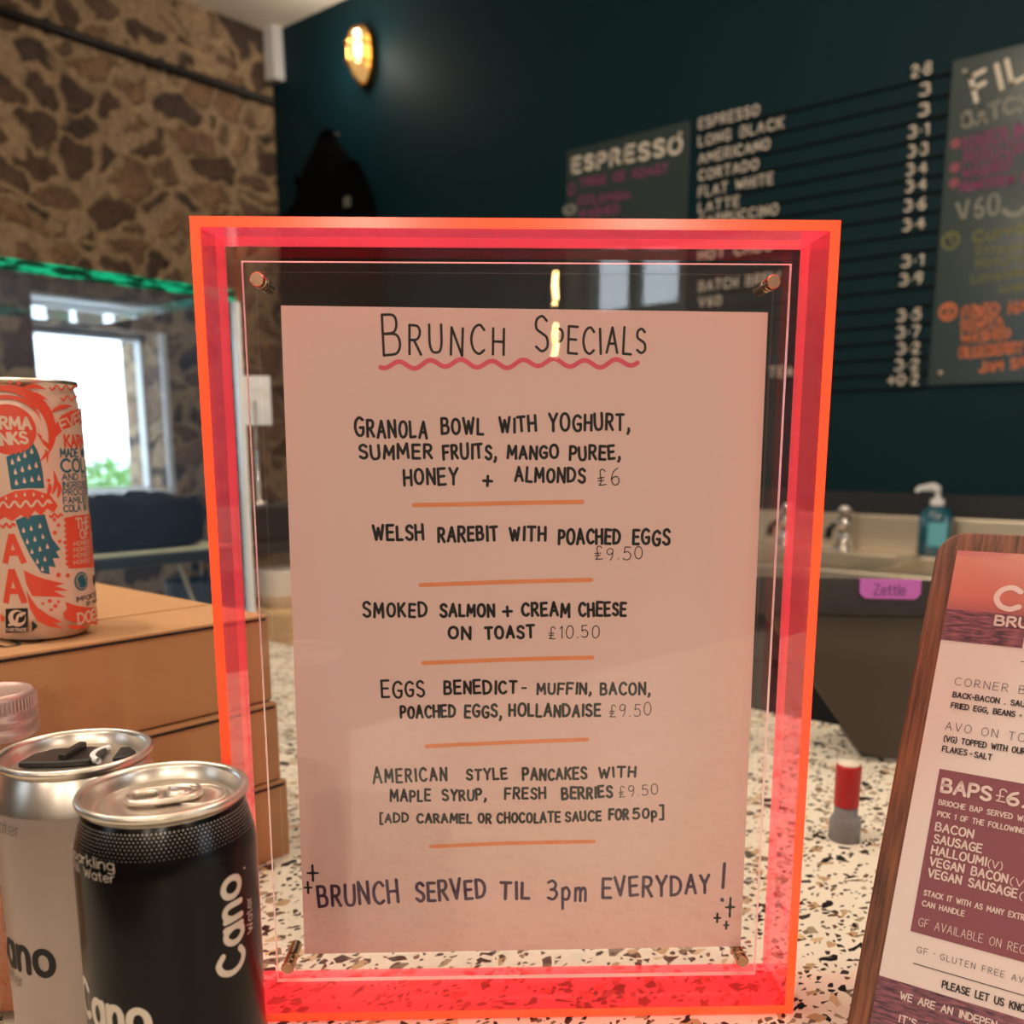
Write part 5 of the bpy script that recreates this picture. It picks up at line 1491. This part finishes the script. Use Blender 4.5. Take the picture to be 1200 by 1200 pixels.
pt(dk, 'GF', 1074.7, 1116, 1087, 1119.5, 6.5, 0.09, 0.35); pt(dk, 'GLUTEN FREE AV', 1102, 1124, 1199, 1152.5, 6.5, 0.09, 0.42); pt(dk, '·', 1094, 1119, 1095.5, 1119.5, 4, 0.2)
a = BP(1070.7, 1127.5); e = BP(1200, 1168); ribbon(dk, [(a[0], (a[1]+e[1])/2), (px1-0.006, (a[1]+e[1])/2)], 0.00035, flat(-0.0012), None, False)
pt(dk, 'PLEASE LET US KNO', 1104.5, 1156.5, 1200.5, 1187, 7.6, 0.2)
pt(lt, 'WE ARE AN INDEPEN', 1055.5, 1169.5, 1167, 1206, 7.6, 0.2)
pt(lt, "IT'S A", 1053.5, 1197, 1090, 1209, 7.6, 0.2)
a = BP(1196, 776); ribbon(dk, [(a[0], a[1]), (a[0]+0.02, a[1])], 0.0003, flat(-0.0012), None, False)
dk.build_cut('dark_lettering', M['print_black'], card); lt.build_cut('pale_lettering', M['print_white'], card)

# ================================================================== THE ACRYLIC SIGN
SYAW = YAW + math.radians(1.6)
SM = frame(W(0.0025, 0.402, CZ+0.0006), SYAW)
sign = thing('acrylic_sign_frame', 'neon pink acrylic box frame standing on the counter with a handwritten menu inside', 'sign holder', SM)
FW, FH, FD, FT = 0.2610, 0.3530, 0.037, 0.0041
xo, xi, zo, zi = FW/2, FW/2-FT, FH, FH-FT
for nm_, poly in (('top_wall', [(-xo, zo), (xo, zo), (xi, zi), (-xi, zi)]), ('bottom_wall', [(-xo, 0), (-xi, FT), (xi, FT), (xo, 0)]),
                  ('side_wall', [(-xo, 0), (-xo, zo), (-xi, zi), (-xi, FT)]), ('side_wall', [(xo, 0), (xi, FT), (xi, zi), (xo, zo)])):
    b = MB(); b.prism(poly, 0.0, FD, M['neon'], mfront=M['neon_edge'], mback=M['neon_back']); b.build(nm_, None, sign)
b = MB(); b.box((0, FD-0.0045, FH/2), (2*xi-0.0004, 0.003, FH-2*FT-0.0004), M['clear']); b.build('back_panel', None, sign)
px_c, pw, pz0, pz1_ = 0.0008, 0.2320, 0.0096, 0.3394
b = MB(); b.box((px_c, 0.0190, (pz0+pz1_)/2), (pw, 0.003, pz1_-pz0), M['clear']); b.mat(M['clear_edge'])
for k in (0, 1, 4, 5):
    b.mi[k] = 1
b.build('front_panel', None, sign)
for (x, z) in ((-0.1075, 0.3310), (0.1075, 0.3310), (-0.1085, 0.0205), (0.1085, 0.0205)):
    b = MB()
    T = Matrix.Translation((x, 0.0325, z)) @ Matrix.Rotation(math.pi/2, 4, 'X')
    b.lathe([(0.0, 0.0), (0.0028, 0.0), (0.0028, 0.0116), (0.0022, 0.0118), (0.0022, 0.0152), (0.0030, 0.0153), (0.0030, 0.0172), (0.0026, 0.0175), (0.0026, 0.0182), (0.0030, 0.0185), (0.0030, 0.0215), (0.0026, 0.0220), (0.0, 0.0220)], seg=28, T=T, smooth=False)
    b.build('standoff_bolt', M['copper'], sign)
# the paper and its writing
YP = 0.0207
sheet = thing('menu_sheet', 'pink sheet of handwritten brunch specials inside the acrylic frame', 'menu sheet', SM)
SP = plane_map(SM, YP)
px_l = (SP(329, 358)[0]+SP(357, 1118)[0])/2; px_r = (SP(900, 366)[0]+SP(868, 1109)[0])/2
c1, c2, c3, c4 = SP(329, 358), SP(900, 366), SP(868, 1109), SP(357, 1118)
b = MB(); b.prism([c1, c2, c3, c4], YP, YP+0.0003); b.build('paper', M['paper'], sheet)
ink = MB(); inkt = MB(); thin = MB(); pur = MB()
fp = flat(YP-0.00015)
PPX = 0.000375                              # metres per pixel on the sheet
rnd = random.Random(21)
def hw(mb, text, x0, x1, yb0, yb1, cap, wpx, gap=0.36, small=0.85, jit=1.0):
    wpx = wpx*0.98 if wpx > 3.1 else wpx
    a = SP(x0+wpx*0.3, yb0); e = SP(x1-wpx*0.3, yb1)
    letter(mb, text, a, e, cap*PPX*1.02, wpx*PPX, fp, None, gap=gap, jitter=jit, small=small, rnd=rnd)
def flush():
    global ink, thin
    if ink.f:
        ink.build('dish_lettering', M['ink'], sheet)
    if thin.f:
        thin.build('price_lettering', M['ink_title'], sheet)
    ink = MB(); thin = MB()
hw(inkt, 'Brunch', 449, 591, 415, 414, 43, 2.9, 0.34, 0.70); hw(inkt, 'Specials', 627, 757, 414, 413, 36, 2.9, 0.30, 0.76)
hw(ink, 'Granola', 416, 501, 512, 512, 19.5, 3.4, small=0.9); hw(ink, 'BOWL', 517, 567, 509, 508, 17, 3.4); hw(ink, 'WITH', 585, 629, 507, 505, 16, 3.4); hw(ink, 'yOGHURT,', 643, 738, 506, 503, 18, 3.4, small=1)
hw(ink, 'SUMMER', 421, 507, 538, 537, 15, 3.4); hw(ink, 'FRUITS,', 519, 582, 538, 537, 16, 3.4); hw(ink, 'MANGO', 594, 655, 537, 537, 14, 3.4); hw(ink, 'PUREE,', 667, 727, 539, 537, 15, 3.4)
hw(ink, 'HONEY', 473, 537, 568, 567, 17, 3.4); hw(ink, '+', 565, 577, 570, 570, 17, 3.4); hw(ink, 'ALMONDS', 603, 686, 564, 565, 15.5, 3.4)
hw(thin, '£6', 701, 726, 569, 568, 19, 1.3)
flush()
hw(ink, 'WELSH', 437, 497, 633, 633, 16, 3.6); hw(ink, 'RAREBIT', 513, 584, 634, 633, 16, 3.6); hw(ink, 'WITH', 597, 640, 633, 633, 15, 3.6); hw(ink, 'POACHED', 654, 727, 637, 636, 16, 3.6); hw(ink, 'EGGS', 741, 785, 638, 638, 17, 3.6)
hw(thin, '£9.50', 697, 753, 656, 655, 14.5, 1.2)
flush()
hw(ink, 'Smoked', 425, 501, 723, 722, 18, 3.4, small=0.9); hw(ink, 'SALMON', 515, 580, 722, 722, 14, 3.6); hw(ink, '+', 589, 601, 723, 723, 15, 3.4); hw(ink, 'CREAM', 611, 668, 722, 722, 15, 3.6); hw(ink, 'CHEESE', 678, 734, 722, 721, 15, 3.6)
hw(ink, 'ON', 525, 552, 748, 748, 14, 3.6); hw(ink, 'TOAST', 568, 627, 748, 747, 14, 3.6); hw(thin, '£10.50', 643, 702, 748, 747, 14.5, 1.2)
flush()
hw(ink, 'EGGS', 447, 498, 817, 816, 19, 3.0); hw(ink, 'BENEDICT', 520, 606, 813, 812, 15, 3.4); hw(ink, '-', 611, 617, 812, 812, 14, 2.6); hw(ink, 'MUFFIN,', 629, 693, 813, 813, 13, 3.2); hw(ink, 'BACON,', 703, 762, 814, 813, 14, 3.2)
hw(ink, 'POACHED', 469, 534, 841, 839, 14, 3.4); hw(ink, 'EGGS,', 544, 588, 840, 840, 14.5, 3.4); hw(ink, 'HOLLANDAISE', 596, 704, 839, 839, 14.5, 3.4); hw(thin, '£9.50', 714, 763, 840, 838, 15.5, 1.2)
flush()
hw(ink, 'American', 437, 524, 917, 915, 20, 3.2, small=0.8); hw(ink, 'STYLE', 546, 595, 914, 913, 13, 3.2); hw(ink, 'PANCAKES', 612, 688, 914, 912, 14, 3.4); hw(ink, 'WITH', 701, 745, 911, 910, 12.5, 3.2)
hw(ink, 'MAPLE', 457, 505, 939, 938, 14, 3.2); hw(ink, 'SyRUP,', 518, 570, 938, 937, 13, 3.2, small=1); hw(ink, 'FRESH', 591, 640, 936, 936, 13, 3.2); hw(ink, 'BERRIES', 658, 718, 936, 934, 14, 3.6); hw(thin, '£9.50', 725, 771, 934, 930, 13.5, 1.2)
hw(ink, '[ADD', 445, 479, 963, 963, 11, 2.8); hw(ink, 'CARAMEL', 488, 553, 964, 964, 11, 3.2); hw(ink, 'OR', 560, 576, 964, 964, 11, 3.2); hw(ink, 'CHOCOLATE', 582, 657, 964, 963, 12, 3.2); hw(ink, 'SAUCE', 662, 705, 962, 961, 12, 3.2); hw(ink, 'FOR', 713, 737, 960, 960, 12.5, 3.6); hw(ink, '50{p]', 741, 778, 959, 957, 12.5, 3.2)
flush()
hw(pur, 'BRUNCH', 373, 468, 1062, 1057, 28, 4.2); hw(pur, 'SERVED', 487, 570, 1056, 1052, 25, 4.4); hw(pur, 'TIL', 585, 621, 1053, 1053, 21, 4.4); hw(pur, '3{p{m', 641, 687, 1055, 1055, 26, 3.8); hw(pur, 'EVERYDAY', 705, 832, 1051, 1047, 25, 4.2)
def stroke(mb, pts, wpx):
    ribbon(mb, [SP(*p) for p in pts], wpx*PPX, fp)
stroke(pur, [(849, 1012), (847, 1040)], 4.2); stroke(pur, [(846, 1054), (846.5, 1055)], 4.8)
inkt.build('heading', M['ink_title'], sheet); pur.build('footer_lettering', M['ink_purple'], sheet)
b = MB(); wv = []
for k in range(121):
    t = k/120; wv.append((446+t*301, 427-2*t+4.2*math.sin(math.pi*0.7-t*2*math.pi*8.3)+1.2*math.sin(t*17)))
stroke(b, wv, 5.2); b.build('wavy_underline', M['ink_pink'], sheet)
for pts in (((485, 592), (583, 590), (682, 588)), ((493, 685.5), (594, 682), (693, 679.5)), ((496, 777), (595, 773), (694, 770.5)), ((500, 874.5), (594, 870), (688, 866.5)), ((505, 992), (600, 988), (696, 986))):
    b = MB(); stroke(b, catmull(pts), 5.0); b.build('divider_line', M['ink_orange'], sheet)
def sparkle(u, v, rx, ry):
    b = MB(); c = SP(u, v); rx *= PPX; ry *= PPX
    fill(b, [(c[0], c[1]+ry), (c[0]+rx*0.22, c[1]+ry*0.22), (c[0]+rx, c[1]+ry*0.02), (c[0]+rx*0.22, c[1]-ry*0.2), (c[0]+rx*0.05, c[1]-ry), (c[0]-rx*0.22, c[1]-ry*0.2), (c[0]-rx, c[1]), (c[0]-rx*0.22, c[1]+ry*0.22)], fp)
    ribbon(b, [(c[0], c[1]+ry), (c[0], c[1]-ry)], 3.0*PPX, fp); ribbon(b, [(c[0]-rx, c[1]), (c[0]+rx, c[1])], 2.6*PPX, fp)
    b.build('sparkle_doodle', M['ink'], sheet)
sparkle(366.5, 1023, 6.5, 10.5); sparkle(361, 1040, 4.5, 7.5); sparkle(855.5, 1063, 5.5, 13); sparkle(840.5, 1075.5, 4, 6); sparkle(851, 1084, 3, 5)

# ================================================================== LAMPS OF THE ROOM (over the counter and viewpoint), with added ones lighting the sheet
def pendant(x, y, drop, label, energy, twin=False):
    z = CEIL-drop
    r = thing('pendant_lamp', label, 'pendant lamp', Vector((x, y, z)), 'filament pendant lamps')
    b = MB(); b.tube([(0, 0, 0.13 if not twin else 0.17), (0, 0, drop-0.03)], 0.004, seg=8); b.lathe([(0.05, drop-0.03), (0.05, drop), (0, drop)], seg=20); b.build('cord', M['black'], r)
    hh = 0.0 if not twin else 0.05
    b = MB(); b.lathe([(0.0, 0.135+hh), (0.02, 0.13+hh), (0.022, 0.08+hh), (0.016, 0.075+hh)], seg=20); b.build('socket', M['brass'], r)
    b = MB(); b.lathe([(0.016, 0.075+hh), (0.03, 0.05+hh), (0.045, 0.01), (0.045, -0.03), (0.03, -0.065-hh), (0.0, -0.075-hh)], seg=24); b.build('bulb', M['bulb_clear'], r)
    b = MB()
    if twin:
        b.tube([(0.002, 0, 0.085), (-0.003, 0, 0.06), (0.003, 0, 0.035), (-0.002, 0, 0.022)], 0.0042, seg=8)
        b.tube([(0.002, 0, -0.018), (-0.002, 0, -0.04), (0.003, 0, -0.06), (-0.004, 0, -0.082)], 0.0042, seg=8)
    else:
        b.tube([(0.01, 0, 0.05), (0.006, 0, -0.04), (-0.006, 0.0, 0.05), (-0.012, 0, -0.04)], 0.004, seg=8)
    b.build('filament', M['filament'], r)
    if twin:
        return r
    ld = bpy.data.lights.new('pendant_light', 'POINT'); ld.energy = energy; ld.color = PENDANT_COL; ld.shadow_soft_size = 0.05
    lo = bpy.data.objects.new('pendant_light', ld); COL.objects.link(lo); lo.parent = r; lo.location = (0, 0, 0)
    return r
def pen_at(vx, vy, vz, label, e, twin=False):
    p = W(vx, vy, vz); return pendant(p.x, p.y, CEIL-p.z, label, e, twin)
pen_at(0.178, -1.17, 0.268, 'twin filament pendant lamp hanging behind the viewpoint', PENDANT_W*0.4, True)
pen_at(0.62, 0.55, 0.98, 'filament pendant lamp over the right of the counter', PENDANT_W*0.75)
pen_at(-0.15, 1.25, 1.36, 'filament pendant lamp over the far side of the counter', PENDANT_W*0.8)
pen_at(-1.0, 0.6, 1.0, 'filament pendant lamp over the left end of the counter', PENDANT_W*0.9)
pen_at(-0.42, 0.42, 0.98, 'filament pendant lamp over the middle of the counter', PENDANT_W*1.05)
pen_at(1.7, -1.1, 0.85, 'added filament pendant lamp to the right of the viewpoint', PENDANT_W*1.0)  # unseen lamps from here on added to brighten the sheet's front
pen_at(-1.0, -1.5, 0.80, 'added filament pendant lamp farther behind the viewpoint on the left', PENDANT_W*1.0)
pen_at(0.55, -2.2, 0.78, 'added filament pendant lamp behind the viewpoint on the right', PENDANT_W*1.7)
pen_at(-0.35, -2.8, 0.85, 'added filament pendant lamp farthest behind the viewpoint', PENDANT_W*1.9)

# ================================================================== parts of parts: lettering belongs to the face it is printed on, fittings to the lid or frame
def under(part_name, names):
    for p in [o for o in bpy.data.objects if o.name.split('.')[0] == part_name and o.parent is not None and o.parent.parent is None]:
        for c in [o for o in bpy.data.objects if o.parent == p.parent and o is not p and o.name.split('.')[0] in names]:
            c.parent = p
under('lid', ('pull_tab', 'opening_panel', 'reseal_slider', 'finger_ridge', 'seal_ring', 'spout_flap'))
under('body', ('dot_pattern', 'upright_logo', 'small_lettering', 'front_lettering', 'logo', 'neck_band', 'coral_artwork', 'teal_artwork', 'cream_artwork', 'teal_lettering', 'black_marks', 'badge', 'tuck_slot', 'printed_lettering'))
under('purple_tab', ('lettering',))
under('screw_cap', ('cap_ridges',))
under('panel', ('heading', 'bean_lettering', 'bean_doodle', 'method_lettering', 'batch_lettering', 'bullet_dots', 'guest_lettering', 'second_lettering'))
under('paper', ('heading', 'dish_lettering', 'price_lettering', 'footer_lettering', 'wavy_underline', 'divider_line', 'sparkle_doodle'))
under('sheet', ('sunset_sky', 'sea_strip', 'logo_notch', 'plum_panel', 'dark_lettering', 'pale_lettering'))
under('window_frame', ('pane',))
